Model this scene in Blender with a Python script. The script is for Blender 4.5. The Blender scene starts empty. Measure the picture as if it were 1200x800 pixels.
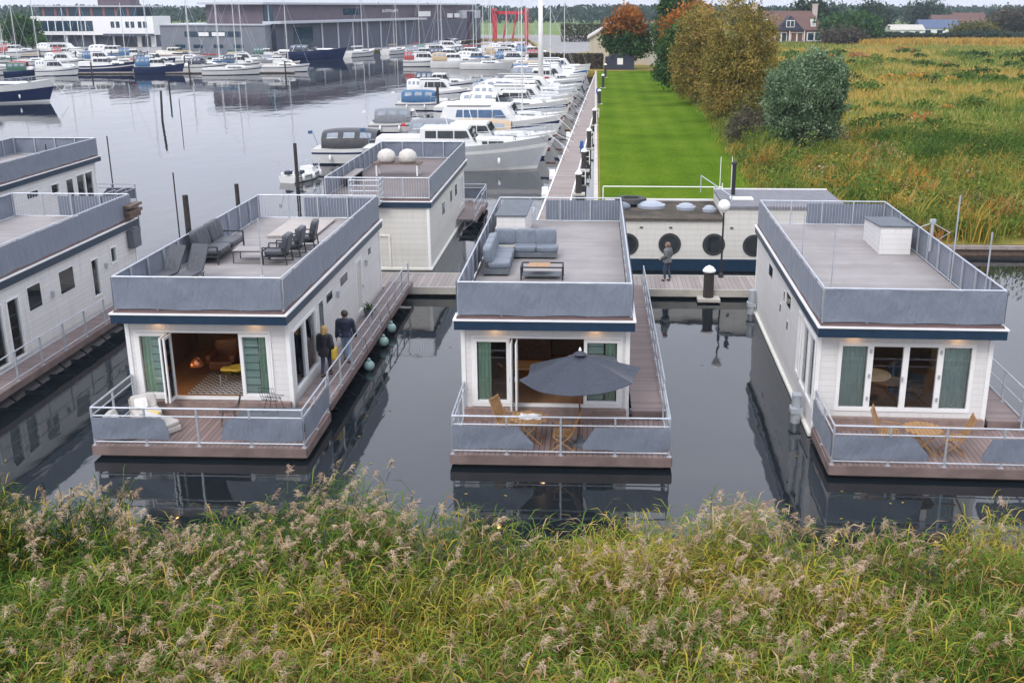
EXPOSURE = 0.28
import bpy, math, random
import numpy as np
from mathutils import Vector, Matrix
random.seed(7)
R = math.radians
sc = bpy.context.scene
COL = sc.collection

# ------------------------------------------------------------------ materials
def newmat(name):
    m = bpy.data.materials.new(name); m.use_nodes = True
    nt = m.node_tree
    return m, nt, nt.nodes['Principled BSDF']

def N(nt, kind, **kw):
    n = nt.nodes.new(kind)
    for k, v in kw.items(): setattr(n, k, v)
    return n

def mth(nt, op, a, b=None, clamp=False):
    n = nt.nodes.new('ShaderNodeMath'); n.operation = op; n.use_clamp = clamp
    for i, v in enumerate((a, b)):
        if v is None: continue
        if isinstance(v, (int, float)): n.inputs[i].default_value = v
        else: nt.links.new(v, n.inputs[i])
    return n.outputs[0]

def mixc(nt, fac, a, b, mode='MIX'):
    n = nt.nodes.new('ShaderNodeMixRGB'); n.blend_type = mode
    for i, v in enumerate((fac, a, b)):
        if isinstance(v, (int, float)): n.inputs[i].default_value = v
        elif isinstance(v, tuple): n.inputs[i].default_value = (*v, 1)
        else: nt.links.new(v, n.inputs[i])
    return n.outputs[0]

def noise(nt, vec, scale, detail=4, rough=.55):
    n = N(nt, 'ShaderNodeTexNoise'); n.inputs['Scale'].default_value = scale
    n.inputs['Detail'].default_value = detail; n.inputs['Roughness'].default_value = rough
    if vec is not None: nt.links.new(vec, n.inputs['Vector'])
    return n.outputs['Fac']

def ramp(nt, fac, stops):
    n = N(nt, 'ShaderNodeValToRGB'); cr = n.color_ramp
    while len(cr.elements) < len(stops): cr.elements.new(.5)
    for e, (p, c) in zip(cr.elements, stops):
        e.position = p; e.color = (*c, 1) if isinstance(c, tuple) else (c, c, c, 1)
    nt.links.new(fac, n.inputs[0]); return n.outputs[0]

def coords(nt, kind='Object', scale=None):
    o = N(nt, 'ShaderNodeTexCoord').outputs[kind]
    if scale:
        mp = N(nt, 'ShaderNodeMapping'); mp.inputs['Scale'].default_value = scale
        nt.links.new(o, mp.inputs[0]); o = mp.outputs[0]
    return o

def bump(nt, b, h, strength=.3, dist=.02):
    n = N(nt, 'ShaderNodeBump'); n.inputs['Strength'].default_value = strength
    n.inputs['Distance'].default_value = dist
    nt.links.new(h, n.inputs['Height']); nt.links.new(n.outputs[0], b.inputs['Normal'])

def sc_(c, k): return tuple(min(1, v*k) for v in c)

def plain(name, c, rough=.6, metal=0, amt=.15, scale=3, bmp=0, bscale=40, emit=None, estr=0, spec=None):
    m, nt, b = newmat(name)
    v = coords(nt)
    f = noise(nt, v, scale, 5)
    f2 = mth(nt, 'MULTIPLY_ADD', f, 2.0); nt.nodes[-1].inputs[2].default_value = -.5
    col = mixc(nt, f2, sc_(c, 1-amt), sc_(c, 1+amt))
    nt.links.new(col, b.inputs['Base Color'])
    b.inputs['Roughness'].default_value = rough; b.inputs['Metallic'].default_value = metal
    if spec is not None: b.inputs['Specular IOR Level'].default_value = spec
    if bmp: bump(nt, b, noise(nt, v, bscale, 3), bmp, .01)
    if emit:
        b.inputs['Emission Color'].default_value = (*emit, 1); b.inputs['Emission Strength'].default_value = estr
    return m

def planks(name, c, axis, width, rough=.75, var=.25, gap=.08, gapdark=.35, stain=.35):
    """boards running across the axis; one tint per board, a dark gap, weather stains"""
    m, nt, b = newmat(name)
    v = coords(nt)
    s = N(nt, 'ShaderNodeSeparateXYZ'); nt.links.new(v, s.inputs[0])
    q = mth(nt, 'DIVIDE', s.outputs[axis], width)
    idn = mth(nt, 'FLOOR', q); fr = mth(nt, 'FRACT', q)
    wn = N(nt, 'ShaderNodeTexWhiteNoise'); wn.noise_dimensions = '1D'; nt.links.new(idn, wn.inputs['W'])
    col = mixc(nt, wn.outputs['Value'], sc_(c, 1-var), sc_(c, 1+var))
    st = noise(nt, v, .7, 6, .6)
    col = mixc(nt, ramp(nt, st, [(.38, 0.0), (.62, stain)]), col, sc_(c, .55))
    st2 = noise(nt, coords(nt, 'Object', (9, 1.5, 1) if axis == 1 else (1.5, 9, 1)), 3, 5)
    col = mixc(nt, mth(nt, 'MULTIPLY', st2, .35), col, sc_(c, 1.35))
    g = mth(nt, 'LESS_THAN', fr, gap)
    col = mixc(nt, g, col, sc_(c, gapdark))
    nt.links.new(col, b.inputs['Base Color']); b.inputs['Roughness'].default_value = rough
    bump(nt, b, mth(nt, 'SUBTRACT', 1, g), .6, .01)
    return m

def lapboard(name, c, pitch=.19, dirt=.5):
    m, nt, b = newmat(name)
    v = coords(nt)
    s = N(nt, 'ShaderNodeSeparateXYZ'); nt.links.new(v, s.inputs[0])
    q = mth(nt, 'DIVIDE', s.outputs[2], pitch)
    fr = mth(nt, 'FRACT', q); idn = mth(nt, 'FLOOR', q)
    wn = N(nt, 'ShaderNodeTexWhiteNoise'); wn.noise_dimensions = '1D'; nt.links.new(idn, wn.inputs['W'])
    col = mixc(nt, wn.outputs['Value'], sc_(c, .96), sc_(c, 1.03))
    # rain streaks: a noise stretched along the height
    st = noise(nt, coords(nt, 'Object', (5, 5, .5)), 1.2, 6, .65)
    col = mixc(nt, ramp(nt, st, [(.5, 0.0), (.8, dirt)]), col, (c[0]*.62, c[1]*.6, c[2]*.52))
    st3 = noise(nt, v, .6, 4)
    col = mixc(nt, ramp(nt, st3, [(.45, 0.0), (.75, .25)]), col, (c[0]*.8, c[1]*.79, c[2]*.76))
    g = mth(nt, 'LESS_THAN', fr, .09)
    col = mixc(nt, mth(nt, 'MULTIPLY', g, .32), col, sc_(c, .5))
    nt.links.new(col, b.inputs['Base Color']); b.inputs['Roughness'].default_value = .55
    bump(nt, b, mth(nt, 'SUBTRACT', 1, fr), .35, .015)
    return m

def fabric(name, c, trans=.15, scale=1.2):
    m, nt, b = newmat(name)
    v = coords(nt)
    f = noise(nt, v, scale, 5, .6)
    col = mixc(nt, ramp(nt, f, [(.3, 0.0), (.7, 1.0)]), sc_(c, .95), sc_(c, 1.06))
    nt.links.new(col, b.inputs['Base Color']); b.inputs['Roughness'].default_value = .5
    b.inputs['Sheen Weight'].default_value = .1
    w = noise(nt, coords(nt, 'Object', (2.2, 2.2, .9)), 1.6, 3, .5)
    w2 = noise(nt, coords(nt, 'Object', (5, 5, 1.6)), 2.2, 4, .6)
    bump(nt, b, mth(nt, 'ADD', w, mth(nt, 'MULTIPLY', w2, .45)), .75, .09)
    if trans:
        t = N(nt, 'ShaderNodeBsdfTranslucent'); nt.links.new(col, t.inputs[0])
        mx = N(nt, 'ShaderNodeMixShader'); mx.inputs[0].default_value = trans
        nt.links.new(b.outputs[0], mx.inputs[1]); nt.links.new(t.outputs[0], mx.inputs[2])
        nt.links.new(mx.outputs[0], nt.nodes['Material Output'].inputs[0])
    return m

def glass(name, tint=(.93, .955, .945), rmix=.02):
    m, nt, b = newmat(name); nt.nodes.remove(b)
    t = N(nt, 'ShaderNodeBsdfTransparent'); t.inputs[0].default_value = (*tint, 1)
    g = N(nt, 'ShaderNodeBsdfGlossy'); g.inputs['Roughness'].default_value = .03
    g.inputs[0].default_value = (.95, .97, 1, 1)
    fr = N(nt, 'ShaderNodeFresnel'); fr.inputs[0].default_value = 1.5
    f = mth(nt, 'ADD', fr.outputs[0], rmix, True)
    mx = N(nt, 'ShaderNodeMixShader'); nt.links.new(f, mx.inputs[0])
    nt.links.new(t.outputs[0], mx.inputs[1]); nt.links.new(g.outputs[0], mx.inputs[2])
    nt.links.new(mx.outputs[0], nt.nodes['Material Output'].inputs[0])
    return m

def leafmat(name, stops, trans=.25, rough=.6):
    """each leaf has its own stored 'tint' that picks its colour from the ramp"""
    m, nt, b = newmat(name)
    a = N(nt, 'ShaderNodeAttribute'); a.attribute_name = 'tint'
    col = ramp(nt, a.outputs['Fac'], stops)
    nt.links.new(col, b.inputs['Base Color']); b.inputs['Roughness'].default_value = rough
    b.inputs['Specular IOR Level'].default_value = .06
    t = N(nt, 'ShaderNodeBsdfTranslucent'); nt.links.new(col, t.inputs[0])
    mx = N(nt, 'ShaderNodeMixShader'); mx.inputs[0].default_value = trans
    nt.links.new(b.outputs[0], mx.inputs[1]); nt.links.new(t.outputs[0], mx.inputs[2])
    nt.links.new(mx.outputs[0], nt.nodes['Material Output'].inputs[0])
    return m

M = {}
M['boards'] = lapboard('white_lapboard', (.64, .625, .61))
M['boards_grey'] = lapboard('cream_lapboard', (.57, .555, .51), .26, .45)
M['white'] = plain('white_paint', (.74, .735, .72), .4, amt=.05)
M['cream'] = plain('cream_paint', (.66, .64, .58), .5, amt=.12)
M['navy'] = plain('navy_paint', (.012, .032, .062), .35, amt=.2)
M['brownstrip'] = plain('brown_roof_edge', (.13, .085, .08), .6, amt=.2)
M['screen'] = fabric('grey_screen_cloth', (.185, .212, .262))
M['screen_dark'] = fabric('dark_screen_cloth', (.16, .18, .22))
M['steel'] = plain('galvanised_steel', (.46, .49, .53), .45, .5, amt=.15)
M['steel_dark'] = plain('dark_metal', (.04, .045, .05), .45, .3, amt=.2)
M['deck'] = planks('brown_deck_boards', (.215, .155, .14), 0, .15, gap=.12, gapdark=.22)
M['deck_y'] = planks('walkway_boards', (.20, .155, .145), 1, .145)
M['roofdeck'] = planks('grey_roof_boards', (.272, .25, .242), 1, .16, var=.12, gap=.05, gapdark=.6, stain=.55)
M['roofdeck_dark'] = planks('brown_grey_roof_boards', (.15, .125, .12), 1, .16, var=.15, gap=.05, gapdark=.6, stain=.4)
M['jettydeck'] = planks('jetty_boards', (.27, .235, .215), 0, .2)
M['jettydeck_y'] = planks('long_jetty_boards', (.25, .205, .185), 1, .2)
M['fascia_wood'] = plain('brown_deck_fascia', (.165, .118, .108), .7, amt=.35, scale=1.6)
M['pontoon'] = plain('wet_black_pontoon', (.02, .02, .02), .5, amt=.4)
M['lounge'] = fabric('beige_lounge_cloth', (.50, .47, .43), 0, 4)
M['concrete'] = plain('pale_concrete', (.42, .40, .35), .8, amt=.2, scale=1.5)
M['glass'] = glass('window_glass')
M['glass_dark'] = plain('dark_window_glass', (.018, .024, .028), .06, amt=.3)
M['curtain'] = fabric('teal_curtain', (.55, .64, .62), .2)
M['curtain_pale'] = fabric('pale_green_curtain', (.55, .74, .60), .3)
M['blind'] = planks('green_slat_blind', (.40, .53, .48), 2, .24, var=.25, gap=.16, gapdark=.45, stain=.1)
M['interior'] = plain('dark_brown_panelling', (.11, .07, .05), .5, amt=.25)
M['floor_in'] = planks('oak_floor', (.23, .13, .07), 0, .18, .45, var=.15, gap=.03)
M['lamp'] = plain('lit_lamp', (1, .8, .5), .5, emit=(1, .55, .2), estr=22)
M['glow'] = plain('lit_lampshade', (1, .7, .3), .5, emit=(1, .5, .12), estr=2.5)
M['teak'] = plain('teak_wood', (.33, .19, .085), .6, amt=.25, scale=8)
M['teak_dark'] = plain('old_brown_timber', (.12, .08, .06), .75, amt=.35, scale=6)
M['pole_red'] = plain('red_brown_wood', (.22, .07, .04), .5)
M['umbrella'] = fabric('navy_umbrella_cloth', (.022, .029, .045), .04, 2)
M['cush_dark'] = fabric('charcoal_cushion', (.035, .04, .05), 0, 4)
M['cush_grey'] = fabric('blue_grey_cushion', (.13, .155, .19), 0, 4)
M['cush_white'] = fabric('white_cushion', (.72, .70, .68), 0, 4)
M['yellow'] = plain('yellow_cloth', (.62, .42, .05), .7)
M['mat_grey'] = plain('dark_grey_mat', (.10, .115, .13), .8, amt=.2)
M['red'] = plain('red_paint', (.5, .02, .03), .45)
M['buoy'] = plain('pale_green_buoy', (.27, .40, .37), .5, amt=.2)
M['black'] = plain('black_rubber', (.012, .012, .014), .6)
M['pile'] = plain('dark_mooring_timber', (.035, .03, .027), .8, amt=.5, scale=5, bmp=.4)

# ------------------------------------------------------------------ mesh builder
class MB:
    def __init__(s): s.v = []; s.f = []; s.m = []
    def _add(s, vs, fs, mi=0):
        o = len(s.v); s.v += [tuple(p) for p in vs]
        s.f += [tuple(i+o for i in f) for f in fs]; s.m += [mi]*len(fs); return s
    def box(s, x0, x1, y0, y1, z0, z1, mi=0):
        return s._add([(x0,y0,z0),(x1,y0,z0),(x1,y1,z0),(x0,y1,z0),(x0,y0,z1),(x1,y0,z1),(x1,y1,z1),(x0,y1,z1)],
            [(0,3,2,1),(4,5,6,7),(0,1,5,4),(1,2,6,5),(2,3,7,6),(3,0,4,7)], mi)
    def rbox(s, c, size, rz=0, rx=0, ry=0, mi=0):
        mt = Matrix.Translation(c) @ Matrix.Rotation(rz,4,'Z') @ Matrix.Rotation(ry,4,'Y') @ Matrix.Rotation(rx,4,'X')
        a,b,d = (k/2 for k in size)
        vs = [mt @ Vector(p) for p in [(-a,-b,-d),(a,-b,-d),(a,b,-d),(-a,b,-d),(-a,-b,d),(a,-b,d),(a,b,d),(-a,b,d)]]
        return s._add(vs, [(0,3,2,1),(4,5,6,7),(0,1,5,4),(1,2,6,5),(2,3,7,6),(3,0,4,7)], mi)
    def cushion(s, c, size, rz=0, rx=0, ry=0, mi=0, rad=.35, nseg=8):
        """a superellipsoid pad: rounded edges, bulging faces"""
        mt = Matrix.Translation(c) @ Matrix.Rotation(rz,4,'Z') @ Matrix.Rotation(ry,4,'Y') @ Matrix.Rotation(rx,4,'X')
        a,b,d = (k/2 for k in size); nu, nv = nseg*4, nseg*2; e = rad
        sg = lambda x, p: math.copysign(abs(x)**p, x)
        vs = []
        for j in range(nv+1):
            ph = -math.pi/2 + math.pi*j/nv
            for i in range(nu):
                th = 2*math.pi*i/nu
                vs.append(mt @ Vector((a*sg(math.cos(ph),e)*sg(math.cos(th),e), b*sg(math.cos(ph),e)*sg(math.sin(th),e), d*sg(math.sin(ph),e*1.3))))
        fs = [(j*nu+i, j*nu+(i+1)%nu, (j+1)*nu+(i+1)%nu, (j+1)*nu+i) for j in range(nv) for i in range(nu)]
        return s._add(vs, fs, mi)
    def cyl(s, p0, p1, r0, r1=None, n=10, mi=0, caps=True):
        r1 = r0 if r1 is None else r1
        p0, p1 = Vector(p0), Vector(p1); d = (p1-p0)
        if d.length < 1e-6: return s
        d.normalize(); a = d.orthogonal().normalized(); b = d.cross(a)
        vs = []
        for p, r in ((p0,r0),(p1,r1)):
            for i in range(n):
                t = 2*math.pi*i/n; vs.append(p + a*r*math.cos(t) + b*r*math.sin(t))
        fs = [(i,(i+1)%n,n+(i+1)%n,n+i) for i in range(n)]
        if caps: fs += [tuple(reversed(range(n))), tuple(range(n,2*n))]
        return s._add(vs, fs, mi)
    def tube(s, pts, r, n=7, mi=0):
        for a, b in zip(pts[:-1], pts[1:]): s.cyl(a, b, r, r, n, mi)
        return s
    def lathe(s, c, prof, n=16, mi=0):
        vs = []; k = len(prof)
        for r, z in prof:
            for i in range(n):
                t = 2*math.pi*i/n; vs.append((c[0]+r*math.cos(t), c[1]+r*math.sin(t), c[2]+z))
        fs = [(j*n+i, j*n+(i+1)%n, (j+1)*n+(i+1)%n, (j+1)*n+i) for j in range(k-1) for i in range(n)]
        fs += [tuple(reversed(range(n))), tuple(range((k-1)*n, k*n))]
        return s._add(vs, fs, mi)
    def ball(s, c, r, sx=1, sy=1, sz=1, n=12, mi=0):
        prof = [(max(1e-4, r*math.cos(-math.pi/2+math.pi*j/n)), r*math.sin(-math.pi/2+math.pi*j/n)) for j in range(n+1)]
        o = len(s.v); s.lathe((0,0,0), prof, n*2, mi)
        for i in range(o, len(s.v)):
            x,y,z = s.v[i]; s.v[i] = (c[0]+x*sx, c[1]+y*sy, c[2]+z*sz)
        return s
    def prism(s, pts, axis, a, b, mi=0):
        """closed 2-D outline pushed from a to b along an axis ('x': pts are (y,z), 'y': (x,z), 'z': (x,y))"""
        n = len(pts)
        mk = {'x': lambda p,t:(t,p[0],p[1]), 'y': lambda p,t:(p[0],t,p[1]), 'z': lambda p,t:(p[0],p[1],t)}[axis]
        vs = [mk(p,a) for p in pts] + [mk(p,b) for p in pts]
        fs = [(i,(i+1)%n,n+(i+1)%n,n+i) for i in range(n)] + [tuple(reversed(range(n))), tuple(range(n,2*n))]
        return s._add(vs, fs, mi)
    def grid(s, fn, nu, nv, mi=0):
        vs = [fn(i/nu, j/nv) for j in range(nv+1) for i in range(nu+1)]; w = nu+1
        return s._add(vs, [(j*w+i, j*w+i+1, (j+1)*w+i+1, (j+1)*w+i) for j in range(nv) for i in range(nu)], mi)
    def mesh(s, name, mats, smooth=False):
        me = bpy.data.meshes.new(name); me.from_pydata(s.v, [], s.f)
        mats = mats if isinstance(mats, (list, tuple)) else [mats]
        for m in mats: me.materials.append(M[m] if isinstance(m, str) else m)
        if len(mats) > 1: me.polygons.foreach_set('material_index', s.m)
        if smooth: me.polygons.foreach_set('use_smooth', [True]*len(me.polygons))
        me.update()
        import bmesh
        bm = bmesh.new(); bm.from_mesh(me); bmesh.ops.recalc_face_normals(bm, faces=bm.faces); bm.to_mesh(me); bm.free()
        return me
    def build(s, name, mats, parent=None, smooth=False, loc=None, rz=0, label=None, bevel=0):
        o = bpy.data.objects.new(name, s.mesh(name, mats, smooth)); COL.objects.link(o)
        if parent is not None: o.parent = parent
        if loc is not None: o.location = loc
        if rz: o.rotation_euler[2] = rz
        if label: o['label'] = label
        if bevel:
            b = o.modifiers.new('edge', 'BEVEL'); b.width = bevel; b.segments = 2; b.limit_method = 'ANGLE'
        return o

def tag(o, label, cat, group=None, kind=None):
    if label: o['label'] = label
    if cat: o['category'] = cat
    if group: o['group'] = group
    if kind: o['kind'] = kind
    return o

def thing(name, label, cat, loc=(0,0,0), rz=0, group=None):
    o = bpy.data.objects.new(name, None); COL.objects.link(o)
    o.location = loc; o.rotation_euler[2] = rz; o.empty_display_size = .2
    return tag(o, label, cat, group)

def dup(root, loc=None, rz=None, label=None, scale=None, parent=None):
    def rec(o, par):
        c = o.copy(); COL.objects.link(c)
        if par is not None: c.parent = par
        for ch in o.children: rec(ch, c)
        return c
    c = rec(root, parent)
    if loc is not None: c.location = loc
    if rz is not None: c.rotation_euler[2] = rz
    if label: c['label'] = label
    if scale: c.scale = scale
    return c

def rawmesh(name, V, F, mat, tint=None, parent=None, nq=4, smooth=False, mi=None):
    """numpy arrays straight into one mesh object (all faces with nq corners)"""
    me = bpy.data.meshes.new(name)
    V = np.asarray(V, dtype=np.float32); F = np.asarray(F, dtype=np.int32)
    me.vertices.add(len(V)); me.vertices.foreach_set('co', V.ravel())
    me.loops.add(F.size); me.loops.foreach_set('vertex_index', F.ravel())
    me.polygons.add(len(F)); me.polygons.foreach_set('loop_start', np.arange(0, F.size, nq, dtype=np.int32))
    me.polygons.foreach_set('loop_total', np.full(len(F), nq, dtype=np.int32))
    for m in (mat if isinstance(mat, (list, tuple)) else [mat]): me.materials.append(m)
    if mi is not None: me.polygons.foreach_set('material_index', np.asarray(mi, dtype=np.int32))
    if tint is not None:
        a = me.attributes.new('tint', 'FLOAT', 'POINT'); a.data.foreach_set('value', np.asarray(tint, dtype=np.float32))
    if smooth: me.polygons.foreach_set('use_smooth', np.ones(len(F), dtype=bool))
    me.update(calc_edges=True)
    o = bpy.data.objects.new(name, me); COL.objects.link(o)
    if parent is not None: o.parent = parent
    return o
# ------------------------------------------------------------------ world, sun, camera
W = bpy.data.worlds.new('World'); sc.world = W; W.use_nodes = True
nt = W.node_tree; bg = nt.nodes['Background']
SUN_EL, SUN_AZ = R(42), R(205)          # azimuth clockwise from +y: the sun stands behind the camera, a little left
sky = N(nt, 'ShaderNodeTexSky', sky_type='NISHITA'); sky.sun_disc = False
sky.sun_elevation = SUN_EL; sky.sun_rotation = SUN_AZ; sky.dust_density = 3; sky.air_density = 1.2
hs = N(nt, 'ShaderNodeHueSaturation'); hs.inputs['Saturation'].default_value = .35
nt.links.new(sky.outputs[0], hs.inputs['Color'])
tc = N(nt, 'ShaderNodeTexCoord').outputs['Generated']
sx = N(nt, 'ShaderNodeSeparateXYZ'); nt.links.new(tc, sx.inputs[0])
mp = N(nt, 'ShaderNodeMapping'); mp.inputs['Scale'].default_value = (1, 1, 3.2); nt.links.new(tc, mp.inputs[0])
cl = noise(nt, mp.outputs[0], 2.2, 6, .55)
cover = ramp(nt, cl, [(.25, .72), (.6, 1.0)])                     # a closed layer of cloud with thinner places
up_ = mth(nt, 'MAXIMUM', sx.outputs[2], 0)
lum = mth(nt, 'MULTIPLY_ADD', up_, 12.5); nt.nodes[-1].inputs[2].default_value = 10.4   # an overcast sky is brighter overhead
tex = ramp(nt, noise(nt, mp.outputs[0], 3.1, 6, .6), [(.3, (.79, .835, 1.0)), (.7, (.94, .965, 1.08))])
cloud = mixc(nt, 1.0, tex, lum, 'MULTIPLY')
nt.links.new(mixc(nt, mth(nt, 'MULTIPLY', cover, .86), hs.outputs[0], cloud), bg.inputs['Color'])
bg.inputs['Strength'].default_value = .1

sd = bpy.data.lights.new('sun', 'SUN'); sd.energy = 1.35; sd.angle = R(22); sd.color = (1, .95, .88)
so = bpy.data.objects.new('sun', sd); COL.objects.link(so)
dvec = Vector((math.sin(SUN_AZ)*math.cos(SUN_EL), math.cos(SUN_AZ)*math.cos(SUN_EL), math.sin(SUN_EL)))
so.rotation_euler = (-dvec).to_track_quat('-Z', 'Y').to_euler(); so.location = (0, -20, 60)

cd = bpy.data.cameras.new('camera'); cam = bpy.data.objects.new('camera', cd); COL.objects.link(cam)
cam.location = (0, 0, 12.5); cam.rotation_euler = (R(90-17.4115), 0, R(2.1858))
cd.sensor_width = 36; cd.lens = 37.5; cd.shift_x = -.04; cd.clip_end = 6000; cd.clip_start = .5
sc.camera = cam
sc.view_settings.view_transform = 'Standard'; sc.view_settings.look = 'None'
sc.view_settings.exposure = EXPOSURE; sc.view_settings.gamma = 1
sc.cycles.use_denoising = True
sc.cycles.max_bounces = 8; sc.cycles.transparent_max_bounces = 12

# ------------------------------------------------------------------ water and land
m, nt, b = newmat('calm_harbour_water')
b.inputs['Base Color'].default_value = (.010, .014, .017, 1)
b.inputs['Roughness'].default_value = .035; b.inputs['IOR'].default_value = 1.53
v = coords(nt, 'Object', (1, .45, 1))
h1 = noise(nt, v, .35, 3, .5); h2 = noise(nt, v, 1.6, 3, .5)
bump(nt, b, mth(nt, 'ADD', mth(nt, 'MULTIPLY', h1, 1.2), mth(nt, 'MULTIPLY', h2, .22)), .045, .5)
M['water'] = m
o = MB()._add([(-1800,-60,.28),(1800,-60,.28),(1800,1700,.28),(-1800,1700,.28)], [(0,1,2,3)]).build('harbour_water', 'water')
tag(o, 'calm grey harbour water mirroring the houseboats', 'water', kind='structure')

def groundmat(name, stops, scale, stretch=(1,1,1), detail=6, fine=.3):
    m, nt, b = newmat(name)
    f = noise(nt, coords(nt, 'Object', stretch), scale, detail, .6)
    f2 = noise(nt, coords(nt), scale*14, 4, .6)
    f = mth(nt, 'ADD', mth(nt, 'MULTIPLY', f, 1-fine), mth(nt, 'MULTIPLY', f2, fine))
    nt.links.new(ramp(nt, f, stops), b.inputs['Base Color'])
    b.inputs['Roughness'].default_value = .9; b.inputs['Specular IOR Level'].default_value = .1
    bump(nt, b, f2, .6, .15)
    return m
M['field'] = groundmat('autumn_field', [(.30,(.07,.10,.022)),(.42,(.14,.145,.03)),(.52,(.25,.19,.045)),(.60,(.33,.20,.05)),(.72,(.20,.17,.045))], .022, (.55,1.7,1))
M['earth'] = groundmat('bank_soil', [(.3,(.05,.042,.025)),(.7,(.10,.09,.045))], .4)
M['meadow'] = groundmat('far_meadow', [(.3,(.09,.15,.045)),(.55,(.14,.19,.06)),(.7,(.20,.21,.08))], .004, (.4,2,1))
M['paving'] = groundmat('quay_paving', [(.3,(.20,.20,.20)),(.7,(.30,.29,.28))], .2)

# lawn: short grass with faint mowing lanes
m, nt, b = newmat('mown_grass')
v = coords(nt); s_ = N(nt, 'ShaderNodeSeparateXYZ'); nt.links.new(v, s_.inputs[0])
lane = mth(nt, 'SINE', mth(nt, 'MULTIPLY', s_.outputs[0], 2.6))
big = noise(nt, v, .12, 5, .6); fine = noise(nt, coords(nt, 'Object', (1, .6, 1)), 3.5, 5, .7)
f = mth(nt, 'ADD', mth(nt, 'MULTIPLY', big, .55), mth(nt, 'ADD', mth(nt, 'MULTIPLY', fine, .4), mth(nt, 'MULTIPLY', lane, .022)))
nt.links.new(ramp(nt, f, [(.33,(.042,.086,.007)),(.46,(.072,.125,.010)),(.58,(.105,.158,.016)),(.70,(.15,.16,.03))]), b.inputs['Base Color'])
b.inputs['Roughness'].default_value = .95; b.inputs['Specular IOR Level'].default_value = 0
bump(nt, b, fine, .5, .05); M['lawn'] = m

land = [(.3,56.2),(12.6,56.2),(12.6,54.7),(700,54.7),(1800,500),(1800,1700),(-1800,1700),(-1800,292),(-128,292),(-86,276),(-61,315),(-44,420),(-26,424),(-16,320),(-13.5,214),(.3,209)]
o = MB().prism(land, 'z', -1.5, .8).build('field_ground', 'field')
tag(o, 'autumn field and banks beyond the houseboats', 'ground', kind='structure')
def sheet(name, pts, z, mat, label, cat):
    o = MB()._add([(x,y,z) for x,y in pts], [tuple(range(len(pts)))]).build(name, mat); return tag(o, label, cat, kind='structure')
sheet('lawn', [(.45,56.4),(10.4,56.4),(11.6,85),(13.0,120),(13.6,205),(13.6,212),(.45,209)], .806, 'lawn', 'long strip of bright green mown lawn beside the jetty', 'lawn')
sheet('far_meadow', [(-1800,480),(-20,480),(60,400),(1800,560),(1800,1700),(-1800,1700)], .806, 'meadow', 'flat green pastures towards the horizon', 'meadow')
sheet('quay_paving', [(-1800,293),(-128,293),(-86,277),(-60,316),(-43,421),(-26,425),(-10,280),(40,400),(-20,478),(-1800,478)], .812, 'paving', 'grey paved yard of the marina', 'yard')
# lower bank where the reeds stand, and the timber sheet-pile edges of the field
o = MB().prism([(-60,-30),(60,-30),(60,20.6),(-60,21.6)], 'z', -1.5, .35).build('near_bank', 'earth')
tag(o, 'low bank under the reeds in front', 'ground', kind='structure')
o = thing('timber_bank_wall', 'weathered timber sheet piling edging the field by the right hand water', 'retaining wall', (12.6, 54.7, 0))
MB().box(0, 120, -.12, -.003, -1, .62).build('plank_face', 'teak_dark', o)
MB().box(-.05, 120, -.3, .1, .62, .8).build('capping_beam', plain('grey_capping_timber', (.26,.22,.20), .8, amt=.3), o)
o = thing('lawn_edge_wall', 'pale concrete edge wall along the lawn beside the jetty', 'retaining wall', (.3, 56.2, 0))
MB().box(-.28, -.003, 0, 152, -1, .95).build('wall', 'concrete', o)

# ------------------------------------------------------------------ leaves
rng = np.random.default_rng(11)
def unit(n):
    d = rng.normal(size=(n,3)); return d/np.linalg.norm(d, axis=1)[:,None]
def leafquads(P, size, out=None, aspect=.55, jitter=.5, upbias=0):
    """one diamond-shaped leaf per point, random attitude"""
    n = len(P); a = unit(n)
    if upbias: a[:,2] = np.abs(a[:,2]) + upbias; a /= np.linalg.norm(a, axis=1)[:,None]
    t = unit(n); bb = np.cross(a, t); bb /= np.linalg.norm(bb, axis=1)[:,None]+1e-9
    s = size*(1-jitter+2*jitter*rng.random(n))[:,None]
    V = np.stack([P-a*s, P+bb*s*aspect, P+a*s, P-bb*s*aspect], 1).reshape(-1,3)
    return V, np.arange(4*n).reshape(-1,4)
def crownpoints(lumps, nclump, per, spread):
    """lumps: (centre, radii, weight). Leaves gather in clumps near each lump's skin, so gaps stay between them."""
    w = np.array([l[2] for l in lumps], float); w /= w.sum()
    Ps, Ts = [], []
    for (c, r, _), k in zip(lumps, (w*nclump).astype(int)):
        d = unit(k); rad = .45 + .55*rng.random(k)**.5
        cc = np.array(c) + d*np.array(r)*rad[:,None]
        cc = cc[cc[:,2] > .3]
        for q in cc:
            n = int(per*(.5+rng.random()))
            Ps.append(q + rng.normal(size=(n,3))*spread*(.7+.6*rng.random())); Ts.append(np.clip(rng.random()*.75 + rng.normal(size=n)*.13 + .12, 0, 1))
    return np.concatenate(Ps), np.concatenate(Ts)
def limbs(mb, h, r, lumps, base=(0,0,0), nl=6):
    mb.cyl(base, (base[0]+.05*h, base[1], base[2]+h), r, r*.62, 9)
    top = Vector((base[0]+.05*h, base[1], base[2]+h))
    for c, rr, _ in lumps[:nl]:
        e = Vector(c); midp = top.lerp(e, .5) + Vector((random.uniform(-.3,.3), random.uniform(-.3,.3), .2))
        mb.cyl(top - Vector((0,0,.25*h*random.random())), midp, r*.45, r*.28, 6); mb.cyl(midp, e, r*.28, r*.08, 6)
        for _ in range(4):
            d = Vector(unit(1)[0]); d.z = abs(d.z)*.6
            mb.cyl(midp.lerp(e, random.random()), e + Vector((d.x*rr[0], d.y*rr[1], d.z*rr[2]))*.8, r*.1, r*.03, 4)
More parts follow.
